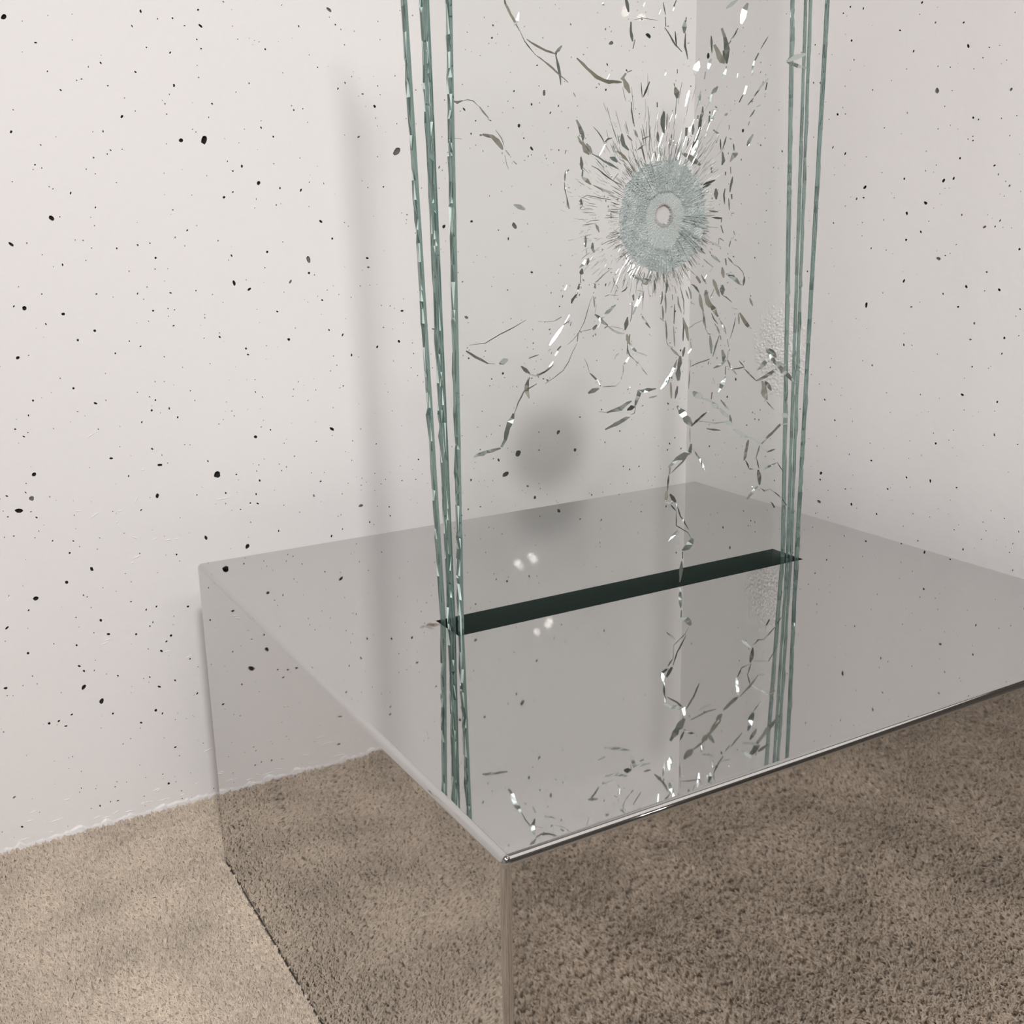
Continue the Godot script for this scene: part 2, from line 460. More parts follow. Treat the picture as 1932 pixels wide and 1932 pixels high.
	["FW",3.5,560.0,83.8,543.3,68.2],
]
# x (or z), y, diameter in mm; a negative diameter is a shallow grey one
const PORES_LEFT := [
	[-153.1,1349.3,8.1], [139.4,1355.4,5.3], [137.5,1379.1,3.4], [88.5,1263.4,4.5], [129.7,1180.7,12.0], [91.5,1179.3,6.7], [-163.0,1187.4,4.4], [-120.4,1060.3,7.3],
	[-183.6,1022.0,6.2], [-176.3,924.6,7.3], [-120.3,912.1,5.5], [-75.2,882.7,4.4], [-103.0,869.5,3.7], [-195.5,847.9,5.8], [-112.4,988.6,3.6], [32.6,994.7,3.7],
	[88.5,1037.8,3.3], [215.8,1112.9,6.8], [154.5,1090.1,4.9], [253.0,1104.6,3.4], [189.2,1140.1,4.5], [160.0,948.8,6.8], [185.4,937.1,5.7], [249.9,846.5,5.7],
	[322.9,1048.1,5.4], [296.2,984.1,-10.0], [436.3,1242.8,5.5], [475.3,1167.3,-14.3], [407.6,982.3,4.7], [360.7,1395.1,-7.9], [316.7,912.1,3.9], [351.8,847.9,4.3],
	[367.0,810.0,4.3], [171.6,835.9,3.8], [174.4,825.2,3.8], [227.2,1202.4,3.4], [232.6,896.4,3.8], [260.2,947.0,-5.3], [342.5,1018.4,3.9], [463.5,828.5,5.2],
	[445.7,1106.4,3.2], [147.5,1237.8,3.4], [71.2,1235.0,2.6], [-21.4,1291.8,3.3], [-29.0,1190.9,2.9], [-84.9,1249.8,2.9], [-14.4,1258.9,2.6], [-101.0,1276.0,2.6],
	[-52.5,1267.1,2.6], [-134.8,1139.9,2.9], [-53.0,1075.6,2.9], [-27.2,1011.7,2.9], [25.9,1018.5,2.6], [-1.9,938.6,3.0], [51.4,937.1,3.3], [93.9,938.9,2.6],
	[-66.2,941.0,2.9], [-148.5,944.9,2.5], [-191.3,928.0,2.9], [20.1,909.6,3.3], [51.4,883.0,3.0], [-6.0,852.5,3.0], [-23.1,862.3,2.6], [-47.3,844.1,2.9],
	[-147.9,897.9,2.9], [86.9,1312.6,3.0], [113.6,1354.1,2.6], [95.5,1364.0,3.0], [131.4,1334.7,2.6], [50.5,1318.3,2.6], [31.5,1348.2,3.0], [-112.7,1316.0,3.3],
	[286.8,1232.0,3.1], [244.0,1326.2,3.1], [369.1,1269.6,3.5], [382.8,1279.6,3.1], [304.7,1365.7,3.1], [370.6,1372.2,2.8], [212.4,1271.9,2.7], [-20.6,1162.9,2.6],
	[-47.7,1126.8,2.2], [170.4,1098.4,3.0], [159.5,994.4,3.8], [127.4,859.1,3.8], [326.4,858.5,3.5], [-118.5,792.5,3.7], [-181.4,778.4,3.4], [-191.0,755.4,3.0],
	[-213.2,735.3,3.0], [-87.2,764.9,4.8], [9.1,761.1,3.1], [1.4,744.1,3.8], [30.6,744.5,3.4], [43.3,727.9,3.5], [-16.9,725.7,3.1], [-116.4,754.1,2.4],
	[-72.1,670.2,5.1], [5.8,649.1,6.2], [-47.6,636.5,3.1], [-194.1,658.7,6.8], [-224.2,602.1,9.6], [-4.0,595.5,7.0], [102.0,619.3,11.9], [88.0,645.6,3.1],
	[177.2,598.8,4.3], [168.9,574.6,3.6], [-202.6,619.3,-7.5], [-239.0,628.7,3.4], [-210.3,630.7,2.7], [-199.3,586.7,3.1], [-241.6,594.1,2.7], [-33.2,574.8,3.1],
	[72.1,508.3,6.4], [145.3,480.1,8.6], [176.2,678.8,6.0], [-124.0,484.7,6.3], [-166.2,468.4,5.6], [-216.9,449.8,8.4], [-155.5,518.6,3.8], [-147.5,538.1,2.8],
	[-179.5,543.7,2.8], [18.6,486.3,3.5], [29.2,387.2,4.3], [-119.5,391.2,5.0], [-109.8,363.8,5.3], [-64.2,354.2,3.9], [-266.0,407.9,4.9], [-240.1,357.2,4.6],
	[-5.5,338.9,4.7], [-24.5,313.7,5.1], [23.8,287.8,3.3], [-163.4,316.6,4.3], [-156.7,305.8,4.3], [-160.3,276.9,7.9], [-134.0,244.1,8.7], [-122.7,249.4,3.6],
	[-34.7,247.3,4.8], [-6.3,252.9,3.7], [-49.3,269.3,2.9], [-102.5,284.3,3.3], [30.3,218.6,3.7], [-45.4,204.0,5.5], [-34.4,195.2,3.7], [-118.2,216.0,3.7],
	[-222.6,224.1,5.1], [-196.9,212.4,4.0], [-185.0,231.1,4.0], [-72.7,186.9,4.1], [-281.2,303.7,5.4], [-24.9,397.8,3.2], [-33.9,370.2,2.9], [-66.7,414.9,2.8],
	[-142.2,441.3,2.8], [-230.1,431.4,3.2], [-46.9,636.5,2.8], [320.3,677.4,7.4], [368.7,523.8,-7.0], [194.1,748.7,2.4], [347.1,755.0,2.8], [288.9,657.8,2.8],
	[359.7,650.6,2.5], [407.1,639.1,2.8], [292.2,581.8,3.4], [176.9,598.8,4.6], [168.9,574.8,3.4], [245.3,635.0,2.5], [219.3,611.6,2.4], [355.9,613.9,2.5],
	[275.4,600.0,2.2], [114.2,584.3,3.3], [87.9,645.4,3.0], [156.8,559.7,3.1], [138.2,550.8,2.7], [385.4,489.1,3.5], [427.3,513.0,3.2], [428.8,495.0,2.9],
	[306.7,473.7,4.7], [329.5,483.7,2.8], [145.4,479.8,6.8], [154.8,524.0,2.5], [493.5,598.5,3.2], [333.1,552.1,2.5], [204.2,688.6,3.0], [679.4,1390.8,3.8],
	[676.7,1369.4,4.1], [773.5,1326.8,3.4], [722.0,1278.9,4.1], [614.8,1243.5,5.1], [788.5,1278.4,-8.4], [760.1,1256.8,4.9], [638.2,1223.9,2.9], [708.1,1260.7,2.2],
	[802.2,1242.6,3.8], [731.5,1217.4,6.8], [759.0,1176.7,6.8], [742.0,1195.3,3.4], [821.1,1174.8,3.1], [943.8,1375.9,-9.2], [665.3,1249.9,2.4], [878.9,1351.3,2.7],
	[931.8,1289.3,4.7], [612.5,1286.4,2.4], [624.1,1043.3,5.6], [717.8,1034.0,-11.0], [703.8,1009.6,4.8], [565.0,1035.2,6.8], [601.0,932.2,3.0], [607.1,864.5,-6.9],
	[609.9,785.5,3.9], [472.3,884.4,4.6], [463.3,828.5,5.9], [660.2,741.0,3.5], [757.2,804.5,3.1], [682.2,1026.1,3.1], [748.7,993.5,2.4], [717.5,720.4,2.7],
	[820.2,874.0,3.2], [815.0,616.3,8.0], [717.4,583.8,12.9], [687.2,543.8,12.6], [671.8,575.1,5.6], [607.6,542.4,4.7], [856.7,574.4,7.2], [630.2,601.6,3.0],
	[739.5,511.6,-5.7], [756.4,485.2,7.1], [769.7,502.2,2.6], [768.2,622.0,2.8], [645.9,626.6,2.5], [656.4,630.2,2.5], [861.2,566.5,4.6], [1101.1,648.5,4.3],
	[924.1,653.5,4.1], [982.4,522.6,3.3], [1024.1,517.3,3.6], [1107.5,558.2,4.3], [1122.2,569.9,3.7], [899.1,470.7,3.8], [1034.4,1394.5,10.6], [943.9,1376.7,-9.1],
	[1047.6,1410.6,3.4], [932.1,1289.2,-5.4],
]
const PORES_RIGHT := [
	[445.1,1294.8,5.7], [392.2,1234.2,-8.9], [409.7,1209.1,2.6], [465.7,1187.3,3.9], [475.8,1183.6,3.0], [179.4,1216.4,4.8], [172.7,1160.8,3.8], [203.0,1148.3,4.7],
	[447.2,1127.5,3.9], [512.2,1113.3,3.4], [418.9,1094.2,5.7], [438.3,1097.2,4.8], [253.7,1089.3,6.5], [338.4,1100.3,4.1], [235.9,1070.2,4.2], [251.9,1071.8,3.7],
	[349.2,1043.8,5.8], [386.2,1060.0,6.2], [531.2,1030.5,3.4], [503.9,1020.8,-5.6], [502.3,1010.4,-6.0], [351.8,1000.2,4.5], [421.2,970.7,-7.0], [381.3,1013.3,4.0],
	[353.4,932.2,5.4], [273.6,886.9,7.4], [479.9,927.3,5.2], [541.6,925.0,5.1], [515.8,951.7,3.4], [569.9,987.5,3.8], [467.5,894.5,3.9], [501.1,870.2,-4.3],
	[490.2,752.4,5.2], [309.1,608.6,4.2], [349.2,1372.4,4.1], [195.3,1390.6,3.8], [225.2,1383.2,3.8], [179.9,1382.5,2.9], [308.0,1336.6,3.7], [339.1,1300.6,4.1],
	[256.8,1249.4,2.8], [468.9,1152.9,3.0], [184.0,1029.1,3.3], [276.3,985.3,3.2], [436.0,914.0,3.1], [446.3,663.1,4.4], [557.0,749.1,3.8], [557.5,695.7,3.8],
	[504.4,800.2,3.0], [215.4,669.5,3.8], [187.0,704.8,3.8], [335.1,1205.6,2.7], [188.0,562.3,6.5], [186.6,549.4,4.2], [251.4,543.7,2.9], [350.9,563.8,4.2],
	[495.2,595.3,3.2], [187.1,505.5,-7.8], [268.6,517.7,5.8], [390.5,592.6,3.9], [410.6,531.1,2.2], [425.7,484.6,3.1], [518.9,492.4,3.5], [559.3,534.9,2.4],
	[-64.6,715.3,5.9], [-142.0,560.2,4.6], [-2.1,640.4,3.5], [-9.8,653.0,-3.5], [-28.3,888.1,2.9], [-180.3,1358.7,10.1], [-236.5,1421.6,7.8], [-68.8,1206.8,6.7],
	[-16.1,1176.2,3.6], [116.6,1275.8,3.4], [133.6,1273.9,4.0], [-20.9,963.4,3.6], [43.5,1161.6,4.1],
]

var M := {}
var rng := RandomNumberGenerator.new()


# ---------------------------------------------------------------- helpers
func std(called: String, color: Color, rough := 0.5, metal := 0.0) -> StandardMaterial3D:
	var m := StandardMaterial3D.new()
	m.resource_name = called
	m.albedo_color = color
	m.roughness = rough
	m.metallic = metal
	M[called] = m
	return m


func begin() -> SurfaceTool:
	var st := SurfaceTool.new()
	st.begin(Mesh.PRIMITIVE_TRIANGLES)
	return st


# one flat triangle whose front looks along out
func tri(st: SurfaceTool, a: Vector3, b: Vector3, c: Vector3, out: Vector3) -> void:
	var n := (c - a).cross(b - a)
	if n.dot(out) < 0.0:
		var t := b
		b = c
		c = t
		n = -n
	n = n.normalized()
	for v in [a, b, c]:
		st.set_normal(n)
		st.add_vertex(v)


func quad(st: SurfaceTool, a: Vector3, b: Vector3, c: Vector3, d: Vector3, out: Vector3) -> void:
	tri(st, a, b, c, out)
	tri(st, a, c, d, out)


# a triangle with given normals, wound so that its front looks along them
func tri_smooth(st: SurfaceTool, a: Vector3, b: Vector3, c: Vector3, na: Vector3, nb: Vector3, nc: Vector3) -> void:
	if (c - a).cross(b - a).dot(na + nb + nc) < 0.0:
		var t := b
		b = c
		c = t
		t = nb
		nb = nc
		nc = t
	st.set_normal(na)
	st.add_vertex(a)
	st.set_normal(nb)
	st.add_vertex(b)
	st.set_normal(nc)
	st.add_vertex(c)


func box(st: SurfaceTool, lo: Vector3, hi: Vector3) -> void:
	for axis in 3:
		for side in 2:
			var u := (axis + 1) % 3
			var v := (axis + 2) % 3
			var p := []
			for k in 4:
				var q := Vector3.ZERO
				q[axis] = hi[axis] if side else lo[axis]
				q[u] = hi[u] if k == 1 or k == 2 else lo[u]
				q[v] = hi[v] if k >= 2 else lo[v]
				p.append(q)
			var out := Vector3.ZERO
			out[axis] = 1.0 if side else -1.0
			quad(st, p[0], p[1], p[2], p[3], out)


func obj(called: String, st: SurfaceTool, m: Material, parent: Node = self) -> MeshInstance3D:
	var o := MeshInstance3D.new()
	o.name = called
	o.mesh = st.commit()
	o.material_override = null
	for i in o.mesh.get_surface_count():
		o.mesh.surface_set_material(i, m)
	parent.add_child(o, true)
	return o


func thing(called: String, label: String, category: String, group := "") -> Node3D:
	var o := Node3D.new()
	o.name = called
	add_child(o, true)
	o.set_meta("label", label)
	o.set_meta("category", category)
	if group:
		o.set_meta("group", group)
	return o


func structure(o: Node, label: String) -> Node:
	o.set_meta("kind", "structure")
	o.set_meta("label", label)
	return o


func noise_texture(size: int, frequency: float, octaves: int, kind := FastNoiseLite.TYPE_SIMPLEX_SMOOTH, seed_number := 3) -> NoiseTexture2D:
	var n := FastNoiseLite.new()
	n.noise_type = kind
	n.seed = seed_number
	n.frequency = frequency
	n.fractal_octaves = octaves
	var t := NoiseTexture2D.new()
	t.width = size
	t.height = size
	t.seamless = true
	t.noise = n
	return t


func ramp(a: Color, b: Color) -> Gradient:
	var g := Gradient.new()
	g.set_color(0, a)
	g.set_color(1, b)
	return g


# ---------------------------------------------------------------- the scene
func _ready() -> void:
	rng.seed = 20240611
	view_and_light()
	materials()
	room()
	carpet()
	plinth()
	glass()


func view_and_light() -> void:
	var cam := Camera3D.new()
	cam.name = "camera"
	cam.fov = 49.976
	cam.near = 0.05
	cam.far = 60.0
	cam.transform = Transform3D(Basis(Vector3(0.86453, -0.01764, 0.50227), Vector3(0.14404, 0.96616, -0.21399), Vector3(-0.4815, 0.25735, 0.83781)).orthonormalized(), Vector3(-0.3914, 1.0457, 1.68))
	cam.current = true
	add_child(cam)
	var env := Environment.new()
	env.background_mode = Environment.BG_COLOR
	env.background_color = Color(0, 0, 0)
	env.ambient_light_source = Environment.AMBIENT_SOURCE_DISABLED
	env.tonemap_mode = Environment.TONE_MAPPER_LINEAR
	env.tonemap_exposure = 1.0
	env.sdfgi_enabled = true
	env.ssao_enabled = true
	env.ssil_enabled = true
	var we := WorldEnvironment.new()
	we.name = "world_environment"
	we.environment = env
	add_child(we)


func materials() -> void:
	var w := std("white_paint", Color(0.89, 0.878, 0.874), 0.62)
	w.heightmap_enabled = true
	w.heightmap_texture = noise_texture(1024, 0.02, 5)
	w.heightmap_scale = 0.03
	w.uv1_triplanar = true
	w.uv1_world_triplanar = true
	w.uv1_scale = Vector3.ONE * 2.2
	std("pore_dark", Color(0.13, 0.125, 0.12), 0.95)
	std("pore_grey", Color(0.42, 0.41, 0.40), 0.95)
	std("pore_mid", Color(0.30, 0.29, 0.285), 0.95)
	std("ceiling_paint", Color(0.88, 0.875, 0.87), 0.8)
	std("far_wall_paint", Color(0.86, 0.855, 0.85), 0.8)
	var c := std("carpet_yarn", Color(1, 1, 1), 1.0)
	c.vertex_color_use_as_albedo = true
	var b := std("carpet_backing", Color(0.76, 0.715, 0.66), 1.0)
	b.albedo_texture = noise_texture(512, 0.09, 4, FastNoiseLite.TYPE_SIMPLEX, 8)
	b.albedo_texture.color_ramp = ramp(Color(0.72, 0.72, 0.72), Color(1, 1, 1))
	b.uv1_triplanar = true
	b.uv1_world_triplanar = true
	b.uv1_scale = Vector3.ONE * 4.0
	std("polished_steel", Color(0.78, 0.776, 0.772), 0.025, 1.0)
	std("black_liner", Color(0.03, 0.03, 0.029), 0.6)
	var g := std("clear_glass", Color(0.50, 0.66, 0.60, 0.007), 0.0)
	g.metallic_specular = 0.28
	g.transparency = BaseMaterial3D.TRANSPARENCY_ALPHA
	var e := std("glass_edge", Color(0.585, 0.685, 0.66, 0.16), 0.03)
	e.refraction_enabled = true
	e.refraction_scale = 0.05
	std("edge_light_reflection", Color(0.80, 0.87, 0.85), 0.5)  # pale facets: bright reflections put into the colour
	std("edge_dark_reflection", Color(0.27, 0.37, 0.345), 0.05)  # deep green facets: dark reflections put into the colour
	std("fracture", Color(0.84, 0.88, 0.867), 0.15, 1.0)
	var k := std("crushed_glass", Color(1, 1, 1), 0.45)
	k.vertex_color_use_as_albedo = true
	var s := std("rust_stain", Color(0.45, 0.35, 0.26, 0.13), 0.7)
	s.transparency = BaseMaterial3D.TRANSPARENCY_ALPHA
	std("lamp_housing", Color(0.85, 0.85, 0.84), 0.4)


# ---------------------------------------------------------------- room
# a wall face with real pits: (u, v) runs over the rectangle, place(u, v, depth) gives the point in the room
func pitted_face(parent: Node, lo: Vector2, hi: Vector2, clear_lo: Vector2, clear_hi: Vector2, given: Array, extra: int, place: Callable, out: Vector3, seed_number: int, st: SurfaceTool) -> void:
	var r := RandomNumberGenerator.new()
	r.seed = seed_number
	var pits := []
	for g in given:
		pits.append([Vector2(g[0], g[1]) * 0.001, absf(g[2]) * 0.0005, g[2] < 0.0])
	var grid := {}
	var cell := 0.03
	var key := func(p: Vector2) -> Vector2i: return Vector2i(floori(p.x / cell), floori(p.y / cell))
	var kept := []
	var try_add := func(pit: Array) -> void:
		var p: Vector2 = pit[0]
		var rad: float = pit[1]
		if p.x - rad * 1.6 < clear_lo.x or p.x + rad * 1.6 > clear_hi.x or p.y - rad * 1.6 < clear_lo.y or p.y + rad * 1.6 > clear_hi.y:
			return
		var at: Vector2i = key.call(p)
		for dx in [-1, 0, 1]:
			for dy in [-1, 0, 1]:
				for q in grid.get(at + Vector2i(dx, dy), []):
					if p.distance_to(q[0]) < 2.3 * (rad + q[1]):
						return
		if not grid.has(at):
			grid[at] = []
		grid[at].append(pit)
		kept.append(pit)
	for pit in pits:
		try_add.call(pit)
	for k in extra:
		var big := r.randf()
		var d := 0.0009 + 0.0012 * r.randf() + (0.0022 * r.randf() if big > 0.86 else 0.0)
		try_add.call([Vector2(r.randf_range(lo.x, hi.x), r.randf_range(lo.y, hi.y)), d * 0.62, r.randf() < 0.3])
	var points := PackedVector2Array()
	var owner_of := PackedInt32Array()
	for c in [lo, Vector2(hi.x, lo.y), hi, Vector2(lo.x, hi.y)]:
		points.append(c * 100.0)
		owner_of.append(-1)
	for k in range(1, 60):
		var s := k / 60.0
		for c in [Vector2(lerpf(lo.x, hi.x, s), lo.y), Vector2(lerpf(lo.x, hi.x, s), hi.y), Vector2(lo.x, lerpf(lo.y, hi.y, s)), Vector2(hi.x, lerpf(lo.y, hi.y, s))]:
			points.append(c * 100.0)
			owner_of.append(-1)
	var rings := []
	for i in kept.size():
		var pit: Array = kept[i]
		var n := 9 if pit[1] > 0.003 else (7 if pit[1] > 0.0014 else 5)
		var turn := r.randf() * TAU
		var stretch := 1.0 + 0.45 * r.randf()
		var axis := r.randf() * PI
		var ring := PackedVector2Array()
		for k in n:
			var a := turn + TAU * k / n
			var q: Vector2 = Vector2(cos(a) * stretch, sin(a) / stretch).rotated(axis) * float(pit[1]) * r.randf_range(0.82, 1.15)
			ring.append(Vector2(pit[0]) + q)
			points.append((Vector2(pit[0]) + q) * 100.0)
			owner_of.append(i)
		rings.append(ring)
	var t := Geometry2D.triangulate_delaunay(points)
	for k in range(0, t.size(), 3):
		var o := owner_of[t[k]]
		if o >= 0 and o == owner_of[t[k + 1]] and o == owner_of[t[k + 2]]:
			continue
		var a := points[t[k]] * 0.01
		var b := points[t[k + 1]] * 0.01
		var c := points[t[k + 2]] * 0.01
		tri(st, place.call(a.x, a.y, 0.0), place.call(b.x, b.y, 0.0), place.call(c.x, c.y, 0.0), out)
	var small := {"pore_dark": begin(), "pore_mid": begin(), "pore_grey": begin()}
	for i in kept.size():
		var pit: Array = kept[i]
		var big: bool = pit[1] > 0.0036
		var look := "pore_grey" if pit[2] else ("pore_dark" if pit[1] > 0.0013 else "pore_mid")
		var ps: SurfaceTool = begin() if big else small[look]
		var ring: PackedVector2Array = rings[i]
		var deep: float = float(pit[1]) * (0.45 if pit[2] else 0.9)
		var centre: Vector2 = pit[0]
		var n := ring.size()
		for k in n:
			var a := ring[k]
			var b := ring[(k + 1) % n]
			var a2 := centre.lerp(a, 0.72)
			var b2 := centre.lerp(b, 0.72)
			quad(ps, place.call(a.x, a.y, 0.0), place.call(b.x, b.y, 0.0), place.call(b2.x, b2.y, deep), place.call(a2.x, a2.y, deep), out)
			tri(ps, place.call(a2.x, a2.y, deep), place.call(b2.x, b2.y, deep), place.call(centre.x, centre.y, deep * 1.3), out)
		if big:
			obj("pore", ps, M[look], parent)
	for look in small:
		var o := obj("small_pores", small[look], M[look], parent)
		o.set_meta("kind", "stuff")


# a low rounded ridge of paint lying on a wall
func ridge(st: SurfaceTool, place: Callable, out: Vector3, at: Vector2, turn: float, long: float, wide: float, high: float) -> void:
	var nl := 7
	var dirs := Vector2(cos(turn), sin(turn))
	var side := dirs.orthogonal()
	var rows := []
	for i in nl + 1:
		var s := -1.0 + 2.0 * i / nl
		var w := wide * (1.0 - s * s) * rng.randf_range(0.7, 1.3)
		var mid := at + dirs * (s * long * 0.5) + side * rng.randf_range(-0.3, 0.3) * wide
		rows.append([place.call(mid.x - side.x * w, mid.y - side.y * w, 0.0005), place.call(mid.x, mid.y, -high * (1.0 - s * s)), place.call(mid.x + side.x * w, mid.y + side.y * w, 0.0005)])
	for i in nl:
		for j in 2:
			quad(st, rows[i][j], rows[i + 1][j], rows[i + 1][j + 1], rows[i][j + 1], out)


func room() -> void:
	# left wall
	var st := begin()
	var left_place := func(u: float, v: float, depth: float) -> Vector3: return Vector3(u, v, WALL_Z - depth)
	var wall := Node3D.new()
	wall.name = "wall_left"
	add_child(wall)
	structure(wall, "white painted concrete wall with dark pores, left of the room corner")
	pitted_face(wall, Vector2(-0.81, -0.01), Vector2(WALL_X + 0.05, 1.63), Vector2(-0.79, 0.01), Vector2(WALL_X - 0.005, 1.61), PORES_LEFT, 2000, left_place, Vector3(0, 0, 1), 11, st)
	quad(st, Vector3(-4.6, 0, WALL_Z), Vector3(-0.8, 0, WALL_Z), Vector3(-0.8, 1.62, WALL_Z), Vector3(-4.6, 1.62, WALL_Z), Vector3(0, 0, 1))
	quad(st, Vector3(-4.6, 1.62, WALL_Z), Vector3(WALL_X, 1.62, WALL_Z), Vector3(WALL_X, CEILING, WALL_Z), Vector3(-4.6, CEILING, WALL_Z), Vector3(0, 0, 1))
	box(st, Vector3(-4.75, -0.15, WALL_Z - 0.3), Vector3(7.65, CEILING + 0.15, WALL_Z - 0.03))
	quad(st, Vector3(WALL_X + 0.3, 0, WALL_Z), Vector3(7.5, 0, WALL_Z), Vector3(7.5, CEILING, WALL_Z), Vector3(WALL_X + 0.3, CEILING, WALL_Z), Vector3(0, 0, 1))
	obj("concrete_face", st, M.white_paint, wall)
	# paint crust where the left wall meets the carpet
	st = begin()
	var n := FastNoiseLite.new()
	n.seed = 5
	n.frequency = 38.0
	n.fractal_octaves = 3
	var rows := []
	var steps := 330
	for i in steps + 1:
		var x := lerpf(-0.8, 0.9, float(i) / steps)
		var lump := maxf(0.0, 0.45 + n.get_noise_1d(x) * 1.6)
		var h := 0.008 + 0.006 * lump + 0.003 * absf(n.get_noise_1d(x * 2.7 + 9.0))
		var d := 0.0008 + 0.0022 * lump
		rows.append([Vector3(x, h + 0.004, WALL_Z + 0.0001), Vector3(x, h, WALL_Z + d * 0.8), Vector3(x, h * 0.45, WALL_Z + d), Vector3(x, 0.0, WALL_Z + d * 1.5)])
	for i in steps:
		for j in 3:
			quad(st, rows[i][j], rows[i + 1][j], rows[i + 1][j + 1], rows[i][j + 1], Vector3(0, 0.3, 1))
	obj("paint_crust", st, M.white_paint, wall)
	st = begin()
	for f in [[338, 165, 0.5, 18], [535, 525, 0.9, 14], [310, 575, 0.5, 22], [440, 572, 0.1, 12], [1008, 582, 0.08, 28], [685, 765, 0.0, 14], [730, 765, 0.0, 9], [505, 725, -0.5, 12], [505, 830, 0.4, 16], [478, 858, 0.3, 7], [850, 1590, 0.3, 14], [850, 1640, 0.2, 16], [950, 1753, 0.5, 16], [280, 1270, 0.3, 14], [300, 1252, 0.2, 12], [730, 1437, 0.3, 14], [615, 1383, 0.1, 14], [905, 938, 0.7, 9], [898, 500, -0.8, 10], [590, 372, 0.0, 9], [1010, 1280, 0.3, 9], [612, 748, 0.3, 9], [420, 630, 0.1, 6], [230, 545, -0.2, 11]]:
		var u: float = -0.205 + f[0] * 0.000310
		var v: float = 0.532 + 0.235 - f[1] * 0.000330
		ridge(st, left_place, Vector3(0, 0, 1), Vector2(u, v), f[2], f[3] * 0.001, 0.0014, 0.0011)
	for k in 26:
		ridge(st, left_place, Vector3(0, 0, 1), Vector2(rng.randf_range(-0.5, 0.25), 0.02 + 0.10 * rng.randf() * rng.randf()), rng.randf_range(-0.2, 0.5), rng.randf_range(0.008, 0.026), rng.randf_range(0.0010, 0.0022), 0.0009)
	obj("paint_ridges", st, M.white_paint, wall).set_meta("kind", "stuff")
	# right wall: a short wall that ends beside the viewer
	var right_place := func(u: float, v: float, depth: float) -> Vector3: return Vector3(WALL_X + depth, v, u)
	var pier := Node3D.new()
	pier.name = "wall_right"
	add_child(pier)
	structure(pier, "white painted concrete wall with small pores, right of the room corner")
	st = begin()
	pitted_face(pier, Vector2(WALL_Z - 0.05, -0.01), Vector2(0.93, 1.63), Vector2(WALL_Z + 0.005, 0.01), Vector2(0.92, 1.61), PORES_RIGHT, 1000, right_place, Vector3(-1, 0, 0), 12, st)
	quad(st, Vector3(WALL_X, 1.62, WALL_Z), Vector3(WALL_X, 1.62, 0.93), Vector3(WALL_X, CEILING, 0.93), Vector3(WALL_X, CEILING, WALL_Z), Vector3(-1, 0, 0))
	box(st, Vector3(WALL_X + 0.03, -0.1, WALL_Z - 0.02), Vector3(WALL_X + 0.3, CEILING + 0.1, 0.93))
	quad(st, Vector3(WALL_X, 0, 0.93), Vector3(WALL_X + 0.03, 0, 0.93), Vector3(WALL_X + 0.03, CEILING, 0.93), Vector3(WALL_X, CEILING, 0.93), Vector3(0, 0, 1))
	obj("concrete_face", st, M.white_paint, pier)
	# a rough spot of bare relief on the right wall
	st = begin()
	n.seed = 21
	n.frequency = 150.0
	var nz := 60
	var ny := 90
	var at := func(i: int, j: int) -> Vector3:
		var a := -1.0 + 2.0 * i / nz
		var b := -1.0 + 2.0 * j / ny
		var z := 0.060 + a * 0.075
		var y := TOP + 0.255 + b * 0.095
		var fall := clampf(1.15 - sqrt(a * a + b * b) + 0.35 * n.get_noise_2d(z * 0.3, y * 0.3), 0.0, 1.0)
		return Vector3(WALL_X + 0.0004 - fall * (0.0015 + 0.0042 * (n.get_noise_2d(z, y) + 0.3)), y, z)
	for i in nz:
		for j in ny:
			quad(st, at.call(i, j), at.call(i + 1, j), at.call(i + 1, j + 1), at.call(i, j + 1), Vector3(-1, 0, 0))
	obj("rough_patch", st, M.white_paint, pier)
	# the rest of the shell
	st = begin()
	box(st, Vector3(-4.75, CEILING, WALL_Z - 0.3), Vector3(7.65, CEILING + 0.15, 10.3))
	structure(obj("ceiling", st, M.ceiling_paint), "off white ceiling over the gallery room")
	st = begin()
	box(st, Vector3(-4.75, -0.1, WALL_Z - 0.3), Vector3(-4.6, CEILING + 0.1, 10.3))
	structure(obj("wall_far_left", st, M.far_wall_paint), "plain light grey side wall far to the left")
	st = begin()
	box(st, Vector3(7.5, -0.1, WALL_Z - 0.3), Vector3(7.65, CEILING + 0.1, 10.3))
	structure(obj("wall_far_right", st, M.far_wall_paint), "plain light grey side wall far to the right")
	st = begin()
	box(st, Vector3(-4.75, -0.1, 10.15), Vector3(7.65, CEILING + 0.1, 10.3))
	structure(obj("wall_behind", st, M.far_wall_paint), "plain light grey wall behind the viewer")
	lamps()


